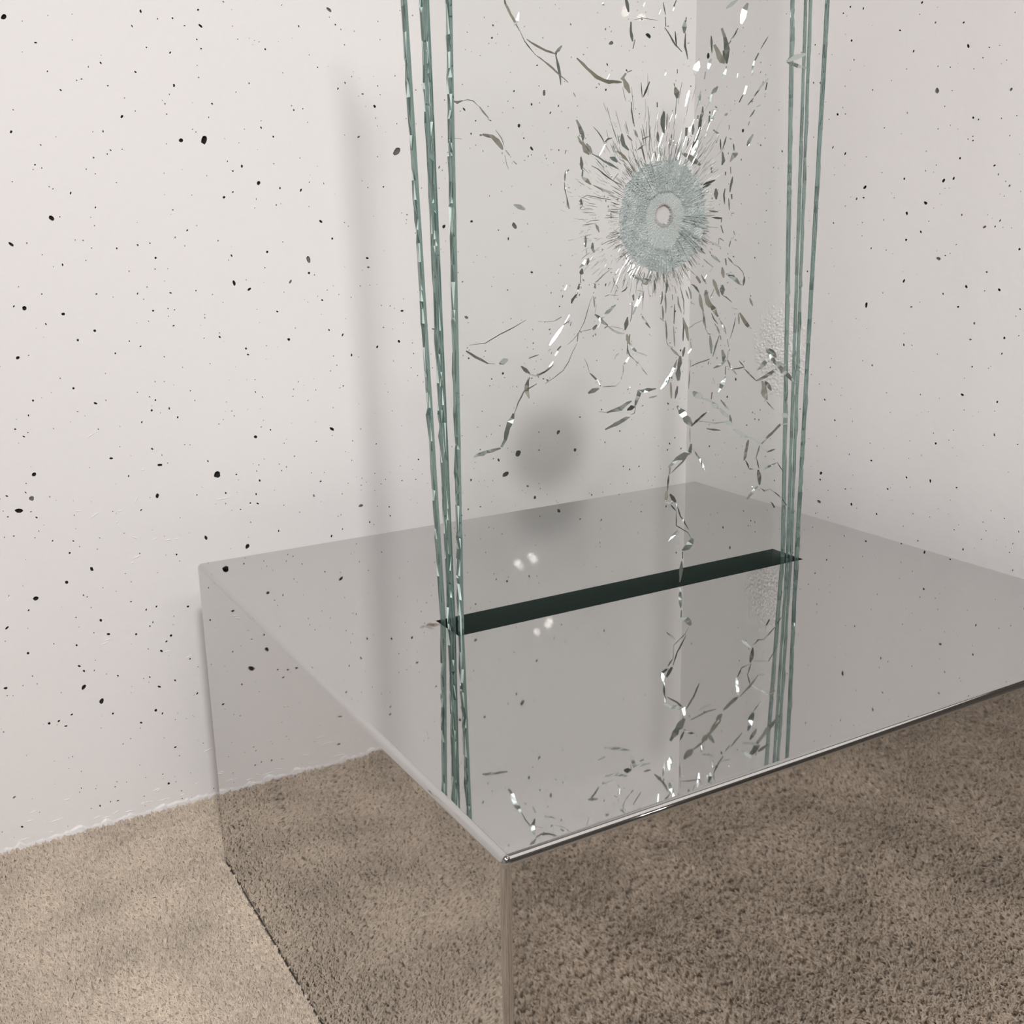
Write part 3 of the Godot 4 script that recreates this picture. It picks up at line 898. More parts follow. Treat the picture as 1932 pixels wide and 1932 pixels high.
func lamps() -> void:
	# heads on a ceiling track: place, target, energy, cone
	var heads := [
		[Vector3(-0.8, 3.25, 4.0), Vector3(0.4, 0.75, 0.2), 12.0, 30.0, "white spotlight head under the ceiling, aimed at the room corner from behind the viewer", 0.16],
		[Vector3(4.3, 3.25, 7.16), Vector3(1.9, 0.3, 4.6), 2.5, 28.0, "white spotlight head far behind on the right, the nearer of two", 0.03],
		[Vector3(4.50, 3.25, 7.26), Vector3(2.1, 0.3, 4.6), 2.5, 28.0, "white spotlight head far behind on the right, the outer of two", 0.03],
	]
	var head_mesh := CylinderMesh.new()
	head_mesh.top_radius = 0.055
	head_mesh.bottom_radius = 0.06
	head_mesh.height = 0.16
	head_mesh.material = M.lamp_housing
	var lens_mesh := CylinderMesh.new()
	lens_mesh.top_radius = 0.03
	lens_mesh.bottom_radius = 0.03
	lens_mesh.height = 0.006
	var lens_material := std("lamp_lens", Color(1, 0.97, 0.93), 0.4)
	lens_material.emission_enabled = true
	lens_material.emission = Color(1.0, 0.95, 0.88)
	lens_material.emission_energy_multiplier = 12.0
	lens_mesh.material = lens_material
	var stem_mesh := CylinderMesh.new()
	stem_mesh.top_radius = 0.012
	stem_mesh.bottom_radius = 0.012
	stem_mesh.height = 0.2
	stem_mesh.material = M.lamp_housing
	for h in heads:
		var from: Vector3 = h[0]
		var to: Vector3 = h[1]
		var t := thing("track_spotlight", h[4], "spotlight", "spotlight heads under the ceiling")
		t.position = from
		var pivot := Basis.looking_at((to - from).normalized(), Vector3.UP if absf((to - from).normalized().y) < 0.98 else Vector3.RIGHT)
		var turned := pivot * Basis(Vector3.RIGHT, -PI / 2)
		var body := MeshInstance3D.new()
		body.name = "housing"
		body.mesh = head_mesh
		body.transform = Transform3D(turned, pivot * Vector3(0, 0, 0.09))
		t.add_child(body)
		var lens := MeshInstance3D.new()
		lens.name = "lamp_lens"
		lens.mesh = lens_mesh
		lens.transform = Transform3D(turned, pivot * Vector3(0, 0, 0.005))
		t.add_child(lens)
		var stem := MeshInstance3D.new()
		stem.name = "stem"
		stem.mesh = stem_mesh
		stem.position = pivot * Vector3(0, 0, 0.09) + Vector3(0, 0.1 + 0.04, 0)
		stem.scale = Vector3(1, (CEILING - from.y - (pivot * Vector3(0, 0, 0.09)).y) / 0.2, 1)
		stem.position = pivot * Vector3(0, 0, 0.09)
		stem.position.y += 0.1 * stem.scale.y
		t.add_child(stem)
		var l := SpotLight3D.new()
		l.name = "beam"
		l.light_energy = h[2]
		l.light_color = Color(1.0, 0.995, 0.99)
		l.spot_angle = h[3]
		l.spot_angle_attenuation = 1.0
		l.spot_range = 16.0
		l.spot_attenuation = 2.0
		l.light_size = h[5]
		l.shadow_enabled = true
		l.transform = Transform3D(pivot, pivot * Vector3(0, 0, -0.012))
		t.add_child(l)
	var panel_material := std("fill_panel_diffuser", Color(1, 1, 1), 0.6)  # glowing face of the added fill panels
	panel_material.emission_enabled = true
	panel_material.emission = Color(1.0, 0.975, 0.95)
	panel_material.emission_energy_multiplier = 0.35
	for q in [  # unseen fill panels, added to brighten the room and the plinth edge
		[Vector3(-1.6, CEILING, 2.4), 7.4, "added wide flat fill light over the carpet left of the plinth", Vector2(1.5, 0.9)],
		[Vector3(0.1, CEILING, 5.2), 6.0, "added wide flat fill light straight behind the viewer", Vector2(1.5, 0.9)],
		[Vector3(2.5, CEILING, 2.6), 1.1, "added very large soft fill panel brightening the plinth edge, over the carpet right of the viewer", Vector2(3.0, 2.4)],
	]:
		var at: Vector3 = q[0]
		var t := thing("added_fill_panel", q[2], "ceiling light", "flat added fill lights")
		t.position = at
		var st := begin()
		var half: Vector2 = q[3] * 0.5
		box(st, Vector3(-half.x - 0.03, -0.03, -half.y - 0.03), Vector3(half.x + 0.03, 0.0, half.y + 0.03))
		obj("frame", st, M.lamp_housing, t)
		st = begin()
		box(st, Vector3(-half.x, -0.034, -half.y), Vector3(half.x, -0.03, half.y))
		obj("fill_panel_diffuser", st, panel_material, t)
		var a := AreaLight3D.new()
		a.name = "glow"
		a.area_size = q[3]
		a.light_energy = q[1]
		a.light_color = Color(0.99, 0.985, 0.99)
		a.area_range = 16.0
		a.shadow_enabled = true
		a.transform = Transform3D(Basis.looking_at(Vector3.DOWN, Vector3.FORWARD), Vector3(0, -0.04, 0))
		t.add_child(a)


func carpet() -> void:
	var floor_node := Node3D.new()
	floor_node.name = "floor"
	add_child(floor_node)
	structure(floor_node, "beige cut pile carpet covering the floor")
	var st := begin()
	box(st, Vector3(-4.75, -0.1, WALL_Z - 0.3), Vector3(7.65, 0.0, 10.3))
	box(st, Vector3(-0.9, 0.0, WALL_Z), Vector3(-0.002, 0.0035, 2.3))
	box(st, Vector3(-0.002, 0.0, PLINTH_Z + 0.002), Vector3(2.5, 0.0035, 2.3))
	box(st, Vector3(-0.002, 0.0, WALL_Z), Vector3(PLINTH_X, 0.0035, -0.002))
	obj("carpet_backing", st, M.carpet_backing, floor_node)
	# a few lumpy yarn tips
	var patch := FastNoiseLite.new()
	patch.seed = 77
	patch.frequency = 4.5
	patch.fractal_octaves = 3
	var clump := FastNoiseLite.new()
	clump.seed = 31
	clump.frequency = 75.0
	for kind in 3:
		var tuft := yarn_tip(100 + kind)
		tuft.surface_set_material(0, M.carpet_yarn)
		var places := []
		for area in [[-0.75, 0.3, WALL_Z + 0.004, 1.0, 0.0040], [-0.75, 2.4, 0.965, 2.1, 0.0055]]:
			var gap: float = area[4] * sqrt(3.0)
			var nx := int((area[1] - area[0]) / gap)
			var nz := int((area[3] - area[2]) / gap)
			for i in nx:
				for j in nz:
					var x: float = area[0] + (i + rng.randf() * 1.0) * gap
					var z: float = area[2] + (j + rng.randf() * 1.0) * gap
					if x > -0.0015 and x < PLINTH_X + 0.0015 and z > -0.0015 and z < PLINTH_Z + 0.0015:
						continue
					if area[4] > 0.005 and x < 0.3 and z < 1.0:
						continue
					places.append([x, z, area[4] / 0.0050])
		var mm := MultiMesh.new()
		mm.transform_format = MultiMesh.TRANSFORM_3D
		mm.use_colors = true
		mm.mesh = tuft
		mm.instance_count = places.size()
		for i in places.size():
			var q: Array = places[i]
			var lie := patch.get_noise_2d(q[0], q[1])
			var tilt := Vector3(0.45 * lie + rng.randf_range(-0.5, 0.5), 0, 0.35 + 0.4 * lie + rng.randf_range(-0.5, 0.5))
			var basis := Basis.from_euler(tilt) * Basis(Vector3.UP, rng.randf() * TAU)
			var s: float = rng.randf_range(0.8, 1.25) * q[2]
			basis = basis.scaled(Vector3(s, s * rng.randf_range(0.8, 1.2), s))
			mm.set_instance_transform(i, Transform3D(basis, Vector3(q[0], 0.0012 + rng.randf() * 0.002 + 0.0022 * clump.get_noise_2d(q[0], q[1]), q[1])))
			var tone := rng.randf_range(0.88, 1.08) * (1.0 + 0.19 * lie + 0.16 * clump.get_noise_2d(q[0], q[1]))
			mm.set_instance_color(i, Color(0.515 * tone, 0.436 * tone, 0.354 * tone))
		var o := MultiMeshInstance3D.new()
		o.name = "carpet_pile"
		o.multimesh = mm
		o.set_meta("kind", "stuff")
		floor_node.add_child(o, true)


func yarn_tip(seed_number: int) -> ArrayMesh:
	var r := RandomNumberGenerator.new()
	r.seed = seed_number
	var st := begin()
	for strand in 3:
		var base := Vector3(r.randf_range(-0.0016, 0.0016), 0, r.randf_range(-0.0016, 0.0016))
		var bend := Vector3(r.randf_range(-0.0022, 0.0022), 0, r.randf_range(-0.0022, 0.0022))
		var rings := []
		var normals := []
		for k in 4:
			var t := k / 3.0
			var c := base + bend * t * t * 1.6 + Vector3(0, 0.0085 * t, 0)
			var rad: float = [0.0011, 0.0016, 0.0017, 0.0006][k]
			var ring := []
			var nn := []
			for j in 5:
				var a := TAU * j / 5 + k * 0.5
				var d := Vector3(cos(a), 0.0, sin(a))
				ring.append(c + d * rad * r.randf_range(0.85, 1.15))
				nn.append((d + Vector3(0, 0.2 + t * 0.8, 0)).normalized())
			rings.append(ring)
			normals.append(nn)
		for k in 3:
			for j in 5:
				var j2 := (j + 1) % 5
				tri_smooth(st, rings[k][j], rings[k + 1][j], rings[k + 1][j2], normals[k][j], normals[k + 1][j], normals[k + 1][j2])
				tri_smooth(st, rings[k][j], rings[k + 1][j2], rings[k][j2], normals[k][j], normals[k + 1][j2], normals[k][j2])
		for j in range(1, 4):
			tri_smooth(st, rings[3][0], rings[3][j], rings[3][j + 1], Vector3.UP, Vector3.UP, Vector3.UP)
	return st.commit()


# ---------------------------------------------------------------- plinth
func plinth() -> void:
	var p := thing("plinth", "low square plinth of mirror polished steel standing on the carpet in the room corner", "plinth")
	var r := 0.0075
	var lo := Vector3(r, 0.0, r)
	var hi := Vector3(PLINTH_X - r, TOP - r, PLINTH_Z - r)
	var s0 := Vector2(0.2034, 0.4362)
	var s1 := Vector2(0.8006, 0.5030)
	# top with its slot
	var st := begin()
	var up := Vector3.UP
	for c in [[lo.x, s0.x, lo.z, hi.z], [s1.x, hi.x, lo.z, hi.z], [s0.x, s1.x, lo.z, s0.y], [s0.x, s1.x, s1.y, hi.z]]:
		quad(st, Vector3(c[0], TOP, c[2]), Vector3(c[1], TOP, c[2]), Vector3(c[1], TOP, c[3]), Vector3(c[0], TOP, c[3]), up)
	obj("top_panel", st, M.polished_steel, p)
	# liner of the slot
	st = begin()
	var deep := TOP - 0.055
	quad(st, Vector3(s0.x, TOP, s0.y), Vector3(s1.x, TOP, s0.y), Vector3(s1.x, deep, s0.y), Vector3(s0.x, deep, s0.y), Vector3(0, 0, 1))
	quad(st, Vector3(s0.x, TOP, s1.y), Vector3(s1.x, TOP, s1.y), Vector3(s1.x, deep, s1.y), Vector3(s0.x, deep, s1.y), Vector3(0, 0, -1))
	quad(st, Vector3(s0.x, TOP, s0.y), Vector3(s0.x, TOP, s1.y), Vector3(s0.x, deep, s1.y), Vector3(s0.x, deep, s0.y), Vector3(1, 0, 0))
	quad(st, Vector3(s1.x, TOP, s0.y), Vector3(s1.x, TOP, s1.y), Vector3(s1.x, deep, s1.y), Vector3(s1.x, deep, s0.y), Vector3(-1, 0, 0))
	quad(st, Vector3(s0.x, deep, s0.y), Vector3(s1.x, deep, s0.y), Vector3(s1.x, deep, s1.y), Vector3(s0.x, deep, s1.y), up)
	obj("slot_liner", st, M.black_liner, p)
	# side panels, very slightly wavy as sheet metal is
	for side in 4:
		st = begin()
		var out: Vector3 = [Vector3(-1, 0, 0), Vector3(0, 0, 1), Vector3(1, 0, 0), Vector3(0, 0, -1)][side]
		var along := Vector3(0, 0, 1) if absf(out.x) > 0.5 else Vector3(1, 0, 0)
		var a0 := lo.z if absf(out.x) > 0.5 else lo.x
		var a1 := hi.z if absf(out.x) > 0.5 else hi.x
		var plane := (0.0 if out.x < 0 else PLINTH_X) if absf(out.x) > 0.5 else (0.0 if out.z < 0 else PLINTH_Z)
		var nu := 48
		var nv := 26
		var pos := func(i: int, j: int) -> Vector3: return along * lerpf(a0, a1, float(i) / nu) + Vector3(0, lerpf(0.0, hi.y, float(j) / nv), 0) + out.abs() * plane
		var nor := func(i: int, j: int) -> Vector3:
			var u := float(i) / nu
			var v := float(j) / nv
			var du := 0.0035 * sin(u * 19.0 + v * 5.0) + 0.0025 * sin(u * 41.0 - v * 11.0 + 1.3)
			var dv := 0.0030 * sin(v * 13.0 + u * 7.0) + 0.0022 * sin(v * 29.0 + u * 17.0 + 0.7)
			return (out + along * du + Vector3(0, dv, 0)).normalized()
		for i in nu:
			for j in nv:
				tri_smooth(st, pos.call(i, j), pos.call(i + 1, j), pos.call(i + 1, j + 1), nor.call(i, j), nor.call(i + 1, j), nor.call(i + 1, j + 1))
				tri_smooth(st, pos.call(i, j), pos.call(i + 1, j + 1), pos.call(i, j + 1), nor.call(i, j), nor.call(i + 1, j + 1), nor.call(i, j + 1))
		obj("side_panel", st, M.polished_steel, p)
	# rounded top edges
	var corners := [Vector3(lo.x, hi.y, lo.z), Vector3(lo.x, hi.y, hi.z), Vector3(hi.x, hi.y, hi.z), Vector3(hi.x, hi.y, lo.z)]
	var outs := [Vector3(-1, 0, 0), Vector3(0, 0, 1), Vector3(1, 0, 0), Vector3(0, 0, -1)]
	for k in 4:
		st = begin()
		var c0: Vector3 = corners[k]
		var c1: Vector3 = corners[(k + 1) % 4]
		var o: Vector3 = outs[k]
		for j in 8:
			var n0 := (o * cos(PI / 2 * j / 8.0) + up * sin(PI / 2 * j / 8.0))
			var n1 := (o * cos(PI / 2 * (j + 1) / 8.0) + up * sin(PI / 2 * (j + 1) / 8.0))
			tri_smooth(st, c0 + n0 * r, c1 + n0 * r, c1 + n1 * r, n0, n0, n1)
			tri_smooth(st, c0 + n0 * r, c1 + n1 * r, c0 + n1 * r, n0, n1, n1)
		obj("rounded_edge", st, M.polished_steel, p)
	# upright corner seams and the ground down corners on top of them
	for k in 4:
		var c: Vector3 = corners[k]
		var oa: Vector3 = outs[(k + 3) % 4]
		var ob: Vector3 = outs[k]
		st = begin()
		for j in 8:
			var n0 := oa * cos(PI / 2 * j / 8.0) + ob * sin(PI / 2 * j / 8.0)
			var n1 := oa * cos(PI / 2 * (j + 1) / 8.0) + ob * sin(PI / 2 * (j + 1) / 8.0)
			var f := Vector3(c.x, 0, c.z)
			tri_smooth(st, f + n0 * r, c + n0 * r, c + n1 * r, n0, n0, n1)
			tri_smooth(st, f + n0 * r, c + n1 * r, f + n1 * r, n0, n1, n1)
		obj("corner_seam", st, M.polished_steel, p)
		st = begin()
		var swell := 1.0
		for j in 8:
			for i in 8:
				var pt := func(jj: int, ii: int) -> Vector3:
					var h := oa * cos(PI / 2 * jj / 8.0) + ob * sin(PI / 2 * jj / 8.0)
					return h * cos(PI / 2 * ii / 8.0) + up * sin(PI / 2 * ii / 8.0)
				var a: Vector3 = pt.call(j, i)
				var b: Vector3 = pt.call(j + 1, i)
				var d: Vector3 = pt.call(j + 1, i + 1)
				var e: Vector3 = pt.call(j, i + 1)
				var rr := r * swell
				tri_smooth(st, c + a * rr, c + b * rr, c + d * rr, a, b, d)
				tri_smooth(st, c + a * rr, c + d * rr, c + e * rr, a, d, e)
		obj("welded_corner", st, M.polished_steel, p)
	# the little drop of weld at the front corner
	var drop := SphereMesh.new()
	drop.radius = 0.0052
	drop.height = 0.0104
	drop.radial_segments = 24
	drop.rings = 12
	drop.material = M.polished_steel
	var bead := MeshInstance3D.new()
	bead.name = "weld_bead"
	bead.mesh = drop
	bead.transform = Transform3D(Basis.from_scale(Vector3(1.0, 1.35, 1.0)), corners[1] + Vector3(-0.0022, 0.0006, 0.0022))
	p.add_child(bead)
	# brownish stain beside the slot
	st = begin()
	var centre := Vector3(0.1925, TOP + 0.0003, 0.4500)
	for blob in 40:
		var m := centre + Vector3(rng.randfn(-0.002, 0.006), 0.00001 * blob, rng.randfn(-0.001, 0.004))
		var rad := rng.randf_range(0.0015, 0.0045)
		for j in 7:
			var a := TAU * j / 7
			var b := TAU * (j + 1) / 7
			tri(st, m, m + Vector3(cos(a), 0, sin(a)) * rad, m + Vector3(cos(b), 0, sin(b)) * rad, up)
	obj("rust_stain", st, M.rust_stain, p)


# ---------------------------------------------------------------- glass
func sheet_z(k: String, x: float, h: float) -> float:
	var d: Array = SHEETS[k]
	var s := (x - SHEET_LEFT) / (SHEET_RIGHT - SHEET_LEFT)
	return lerpf(d[0], d[1], s) + h * lerpf(d[2], d[3], s)


func on_sheet(k: String, x: float, h: float, off: float) -> Vector3:
	return Vector3(x, TOP + h, sheet_z(k, x, h) + off)


func glass() -> void:
	var labels := {
		"R": "rearmost clear glass sheet in the plinth slot, leaning back towards the wall",
		"A": "second clear glass sheet from the wall, the rear one of the close middle pair",
		"B": "third clear glass sheet from the wall, the front one of the close middle pair",
		"F": "frontmost clear glass sheet with the round frosted bullet mark and most of the cracks",
	}
	var number := 0
	for k in ["R", "A", "B", "F"]:
		var t := thing("glass_sheet", labels[k], "glass", "cracked glass sheets standing in the plinth slot")
		var half: float = SHEETS[k][4] * 0.5
		var low := -0.045
		var high := 1.05
		var nx := 10
		var ny := 24
		var st := begin()
		for side in [-1.0, 1.0]:
			for i in nx:
				for j in ny:
					var x0 := lerpf(SHEET_LEFT, SHEET_RIGHT, float(i) / nx)
					var x1 := lerpf(SHEET_LEFT, SHEET_RIGHT, float(i + 1) / nx)
					var y0 := lerpf(low, high, float(j) / ny)
					var y1 := lerpf(low, high, float(j + 1) / ny)
					quad(st, on_sheet(k, x0, y0, side * half), on_sheet(k, x1, y0, side * half), on_sheet(k, x1, y1, side * half), on_sheet(k, x0, y1, side * half), Vector3(0, 0, side))
		obj("pane", st, M.clear_glass, t)
		for side in [-1.0, 1.0]:
			var made: Array = cut_edge(k, side, low, high, half, 40 + number)
			var edge := obj("cut_edge", made[0], M.glass_edge, t)
			obj("light_reflection_facets", made[1], M.edge_light_reflection, edge).set_meta("kind", "stuff")  # facets coloured lighter, as if mirroring something bright
			obj("dark_reflection_facets", made[2], M.edge_dark_reflection, edge).set_meta("kind", "stuff")  # facets coloured darker, as if mirroring something dark
			number += 1
		cracks_of(k, t, half)
		if k == "F":
			impact(t, half)


# the cut end of a sheet: broken into many small uneven facets
func cut_edge(k: String, side: float, low: float, high: float, half: float, seed_number: int) -> Array:
	var r := RandomNumberGenerator.new()
	r.seed = seed_number
	var n := FastNoiseLite.new()
	n.seed = seed_number
	n.frequency = 22.0
	var st := begin()
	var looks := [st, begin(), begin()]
	var x := SHEET_LEFT if side < 0.0 else SHEET_RIGHT
	var wide := 0.985 if side < 0.0 else 0.5   # right ends shaped narrower, imitating how refraction thins them
	var rows := []
	var y := low
	while y < high:
		var rough := clampf(0.35 + 1.3 * n.get_noise_1d(y), 0.05, 1.0)
		var chip := 0.0050 * rough * (2.0 if r.randf() < 0.12 else 1.0)
		var row := []
		for q in [-1.0, -0.45 + r.randf_range(-0.25, 0.25), 0.4 + r.randf_range(-0.25, 0.25), 1.0]:
			var bulge: float = (0.0006 if absf(q) < 0.9 else 0.0) + r.randf_range(-0.5, 0.5) * chip
			row.append(on_sheet(k, x + side * bulge, y, q * half * wide))
		row.append(on_sheet(k, x - side * 0.0035, y, half * wide))
		row.append(on_sheet(k, x - side * 0.0035, y, -half * wide))
		rows.append(row)
		y += r.randf_range(0.004, 0.026) * (1.5 - rough)
	for i in rows.size() - 1:
		for j in 6:
			var j2 := (j + 1) % 6
			var out: Vector3 = [Vector3(side, 0, 0), Vector3(side, 0, 0), Vector3(side, 0, 0), Vector3(0, 0, 1), Vector3(-side, 0, 0), Vector3(0, 0, -1)][j]
			if j > 2:
				quad(st, rows[i][j], rows[i + 1][j], rows[i + 1][j2], rows[i][j2], out)
				continue
			# the outer face breaks into three cornered facets: plain, or coloured pale or dark as painted reflections
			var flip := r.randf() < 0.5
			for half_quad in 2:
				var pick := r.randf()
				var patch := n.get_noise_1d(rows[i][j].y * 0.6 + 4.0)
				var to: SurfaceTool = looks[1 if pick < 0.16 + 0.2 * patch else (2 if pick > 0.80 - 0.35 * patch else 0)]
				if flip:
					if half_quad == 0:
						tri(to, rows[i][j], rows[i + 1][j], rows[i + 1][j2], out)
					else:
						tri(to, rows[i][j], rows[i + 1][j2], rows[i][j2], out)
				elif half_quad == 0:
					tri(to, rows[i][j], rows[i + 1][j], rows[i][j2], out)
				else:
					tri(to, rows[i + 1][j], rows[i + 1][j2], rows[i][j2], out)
	return looks


# A fracture is a mirror-like broken surface inside the sheet, a curved sliver tapering at its ends.
# How it is tilted decides what it mirrors: W faces up towards the lamps, D down to the carpet, M anywhere between.
const TILTS := {"W": Vector3(-0.42, 0.27, 0.87), "D": Vector3(-0.29, -0.36, 0.89), "M": Vector3(-0.15, -0.05, 0.98)}


func fracture(st: SurfaceTool, k: String, half: float, width: float, points: PackedVector2Array, look: String) -> void:
	var fine := PackedVector2Array()
	for i in points.size() - 1:
		var a := points[i]
		var b := points[i + 1]
		var parts := maxi(1, int(a.distance_to(b) / 0.006))
		for j in parts:
			fine.append(a.lerp(b, float(j) / parts))
	fine.append(points[points.size() - 1])
	var n := fine.size()
	var rows := []
	var mid := rng.randf_range(-0.2, 0.2) * half
	var loose: float = {"W": 0.05, "D": 0.09, "M": 0.22}[look]
	width *= {"W": 0.95, "D": 0.85, "M": 0.6}[look]
	for i in n:
		var s := float(i) / (n - 1)
		var flat := (fine[mini(i + 1, n - 1)] - fine[maxi(i - 1, 0)]).normalized()
		var along := Vector3(flat.x, flat.y, 0.0)
		var face: Vector3 = TILTS[look] + Vector3(rng.randf_range(-1, 1), rng.randf_range(-1, 1), rng.randf_range(-1, 1)) * loose
		face = (face - along * face.dot(along)).normalized()
		var across := face.cross(along).normalized()
		var w := width * 0.5 * (0.10 + 0.90 * pow(sin(PI * clampf(s, 0.03, 0.97)), 0.55)) * rng.randf_range(0.7, 1.2)
		across *= w / maxf(0.5, Vector2(across.x, across.y).length())
		var c := fine[i] + flat.orthogonal() * rng.randf_range(-0.12, 0.12) * width
		var row := []
		for e in [1.0, -1.0]:
			for back in [0.0, 0.0003]:
				var p: Vector3 = across * float(e) - face * float(back)
				row.append(on_sheet(k, clampf(c.x + p.x, SHEET_LEFT + 0.001, SHEET_RIGHT - 0.001), c.y + p.y, clampf(mid + p.z, -half * 0.95, half * 0.95)))
		rows.append(row)
	for i in n - 1:
		quad(st, rows[i][0], rows[i + 1][0], rows[i + 1][2], rows[i][2], Vector3(0, 0, 1))
		quad(st, rows[i][1], rows[i + 1][1], rows[i + 1][3], rows[i][3], Vector3(0, 0, -1))


func cracks_of(k: String, t: Node3D, half: float) -> void:
	var fine := begin()
	for c in CRACKS:
		if c[0][0] != k:
			continue
		var points := PackedVector2Array()
		var long := 0.0
		for i in range(2, c.size(), 2):
			points.append(Vector2(c[i], c[i + 1]) * 0.001)
			if i > 2:
				long += points[points.size() - 1].distance_to(points[points.size() - 2])
		var look: String = c[0][1]
		if long > 0.0085:
			var st := begin()
			fracture(st, k, half, c[1] * 0.001, points, look)
			obj("crack", st, M.fracture, t)
		else:
			fracture(fine, k, half, c[1] * 0.001, points, look)
	# fine needles radiating from the bullet mark
	var counts: Dictionary = {"F": 620, "B": 260, "A": 120, "R": 40}
	for i in counts[k]:
		var a := rng.randf() * TAU
		var r0 := 0.066 + 0.012 * rng.randf() if k == "F" else rng.randf_range(0.07, 0.10)
		var long := 0.004 + 0.022 * rng.randf() * rng.randf()
		var look: String = ["M", "W", "D", "W"][rng.randi() % 4]
		var up_right := a > 0.5 and a < 2.0
		if up_right and rng.randf() < 0.65:
			r0 += 0.085 * rng.randf() * rng.randf()
			long += 0.015 * rng.randf()
			look = "W" if rng.randf() < 0.6 else "M"
		var d := Vector2(cos(a), sin(a))
		fracture(fine, k, half, rng.randf_range(0.0004, 0.0012), PackedVector2Array([IMPACT + d * r0, IMPACT + d * (r0 + long) + d.orthogonal() * rng.randf_range(-0.002, 0.002)]), look)
	obj("fine_fractures", fine, M.fracture, t).set_meta("kind", "stuff")
	# loose bright splinters caught in the breaks
	if k == "R":
		return
	var st := begin()
	var total := 230 if k == "F" else 110
	for i in total:
		var c: Array = CRACKS[rng.randi() % CRACKS.size()]
		var at := Vector2(c[2], c[3]) * 0.001 + Vector2(rng.randf_range(-0.004, 0.004), rng.randf_range(-0.004, 0.004))
		if i % 3 == 0:
			var a := rng.randf() * TAU
			at = IMPACT + Vector2(cos(a), sin(a)) * (0.03 + 0.06 * rng.randf())
		elif i % 4 == 1:
			at = Vector2(SHEET_LEFT + 0.004 * rng.randf(), rng.randf_range(0.12, 0.85))
		var m := on_sheet(k, clampf(at.x, SHEET_LEFT - 0.0006, SHEET_RIGHT - 0.004), maxf(at.y, 0.01), rng.randf_range(-0.5, 0.9) * half)
		var b := Basis.from_euler(Vector3(rng.randf_range(-0.5, 0.5), rng.randf_range(-0.5, 0.5), rng.randf() * TAU))
		var s := rng.randf_range(0.0005, 0.0013)
		var pts := [m + b * Vector3(-s, 0, 0), m + b * Vector3(0, s * 1.9, 0), m + b * Vector3(s, 0, 0), m + b * Vector3(0, -s * 1.4, 0), m + b * Vector3(0, 0, s * 0.4), m + b * Vector3(0, 0, -s * 0.4)]
		for j in 4:
			tri(st, pts[j], pts[(j + 1) % 4], pts[4], b * Vector3(0, 0, 1))
			tri(st, pts[j], pts[(j + 1) % 4], pts[5], b * Vector3(0, 0, -1))
	obj("splinters", st, M.fracture, t).set_meta("kind", "stuff")


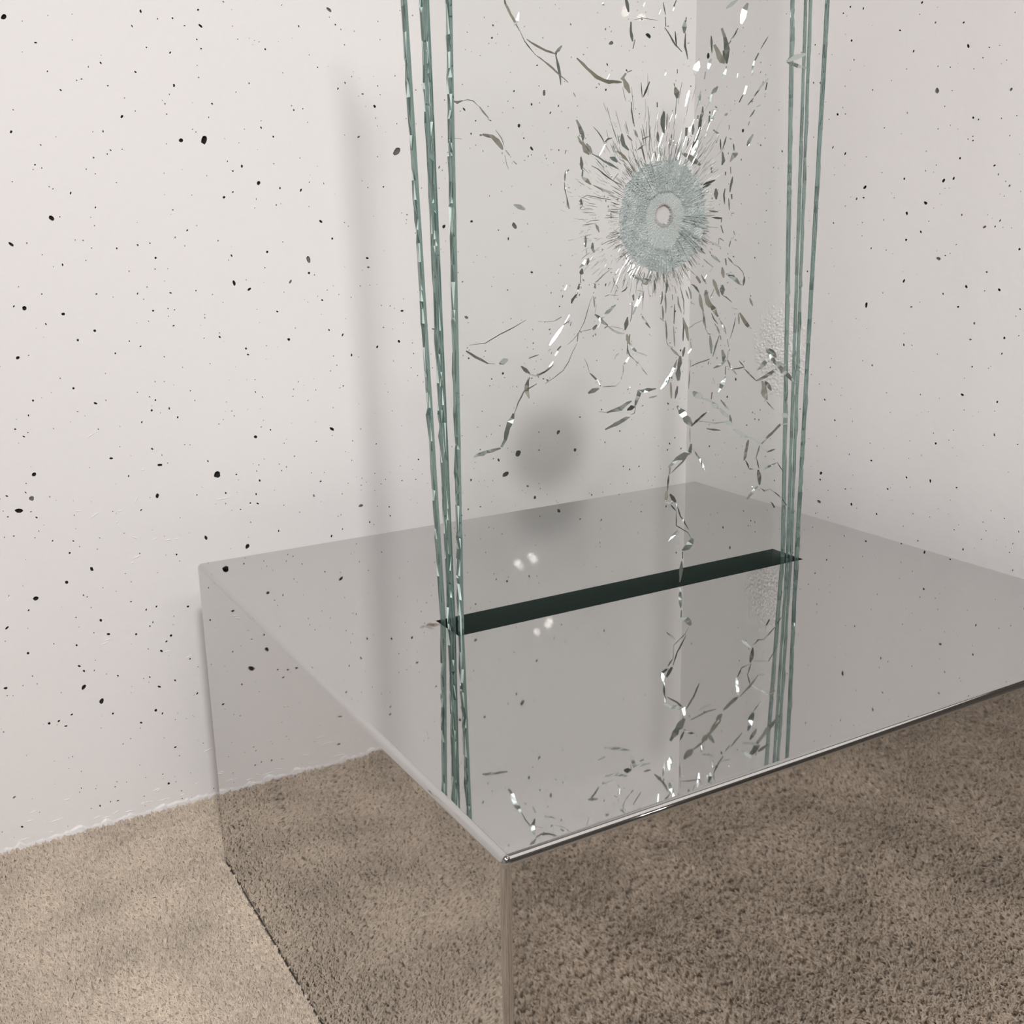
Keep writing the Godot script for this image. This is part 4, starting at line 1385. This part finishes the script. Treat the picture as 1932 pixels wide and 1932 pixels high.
# the crushed disc round the bullet mark, a paler cone inside it and the pit in its middle
func impact(t: Node3D, half: float) -> void:
	var n := FastNoiseLite.new()
	n.seed = 9
	n.frequency = 420.0
	n.fractal_octaves = 3
	var coarse := FastNoiseLite.new()
	coarse.seed = 4
	coarse.frequency = 45.0
	var na := 260
	var nr := 72
	var pts := []
	for i in nr + 1:
		var row := []
		for j in na:
			var a := TAU * j / na
			var d := Vector2(cos(a), sin(a))
			var edge := 0.0700 * (1.0 + 0.05 * coarse.get_noise_2d(d.x * 0.06, d.y * 0.06)) + 0.0075 * maxf(0.0, n.get_noise_2d(d.x * 0.05, d.y * 0.05) - 0.05) * (1.5 + d.x)
			var s := float(i) / nr
			var rad := lerpf(0.0, edge, s)
			var p := IMPACT + Vector2(0.002, 0.003) * (1.0 - s) + d * rad
			# the teardrop shaped pale cone reaches lower than it reaches up
			var cone := 0.0285 + 0.012 * maxf(0.0, -d.y) ** 3 + 0.006 * maxf(0.0, d.x) + 0.0020 * coarse.get_noise_2d(d.x * 0.1 + 3.0, d.y * 0.1)
			var pit := 0.0120 * (1.0 + 0.10 * coarse.get_noise_2d(d.x * 0.09, d.y * 0.09 + 7.0))
			var ring := 0.0152 * (1.0 + 0.12 * coarse.get_noise_2d(d.x * 0.08 + 1.0, d.y * 0.08))
			var bump := n.get_noise_2d(p.x, p.y)
			var streak := coarse.get_noise_2d(a * 0.9, rad * 0.25)
			var z := half * 0.9 - 0.0014 + 0.0016 * bump + 0.0008 * coarse.get_noise_2d(p.x, p.y)
			var tint := Color(0.31, 0.35, 0.345)
			tint = tint.lerp(Color(0.47, 0.505, 0.495), clampf(0.25 + 0.9 * coarse.get_noise_2d(p.x * 0.9, p.y * 0.9) + 0.8 * bump + 0.5 * streak * s, 0.0, 1.0))
			var zone := 0
			if rad < cone:
				z = half * 0.9 - 0.0026 + 0.0006 * bump
				tint = Color(0.36, 0.395, 0.385).lerp(Color(0.46, 0.49, 0.48), clampf(0.5 + bump, 0.0, 1.0))
				zone = 1
			if rad < ring:
				z = half * 0.9 - 0.0018 + 0.0004 * bump
				tint = Color(0.37, 0.36, 0.352)
			if rad < pit:
				z = half * 0.9 - 0.0048
				tint = Color(0.55, 0.54, 0.53)
				zone = 2
			row.append([on_sheet("F", p.x, p.y, z), tint, zone])
		pts.append(row)
	var zones := [begin(), begin(), begin()]
	for i in nr:
		for j in na:
			var j2 := (j + 1) % na
			for tr in [[pts[i][j], pts[i + 1][j], pts[i + 1][j2]], [pts[i][j], pts[i + 1][j2], pts[i][j2]]]:
				var a: Vector3 = tr[0][0]
				var b: Vector3 = tr[1][0]
				var c: Vector3 = tr[2][0]
				var normal := (c - a).cross(b - a)
				var order := [0, 1, 2]
				if normal.z < 0.0:
					order = [0, 2, 1]
					normal = -normal
				normal = normal.normalized() if normal.length() > 1e-14 else Vector3(0, 0, 1)
				var st: SurfaceTool = zones[tr[1][2]]
				for q in order:
					st.set_normal(normal)
					st.set_color(tr[q][1])
					st.add_vertex(tr[q][0])
	var disc := obj("bullet_mark", zones[0], M.crushed_glass, t)
	disc.set_meta("label", "round frosted disc of crushed glass in the front sheet")
	obj("pale_cone", zones[1], M.crushed_glass, disc).set_meta("label", "paler drop shaped cone inside the frosted disc")
	obj("pit", zones[2], M.crushed_glass, disc).set_meta("label", "smooth pale pit in the middle of the bullet mark")
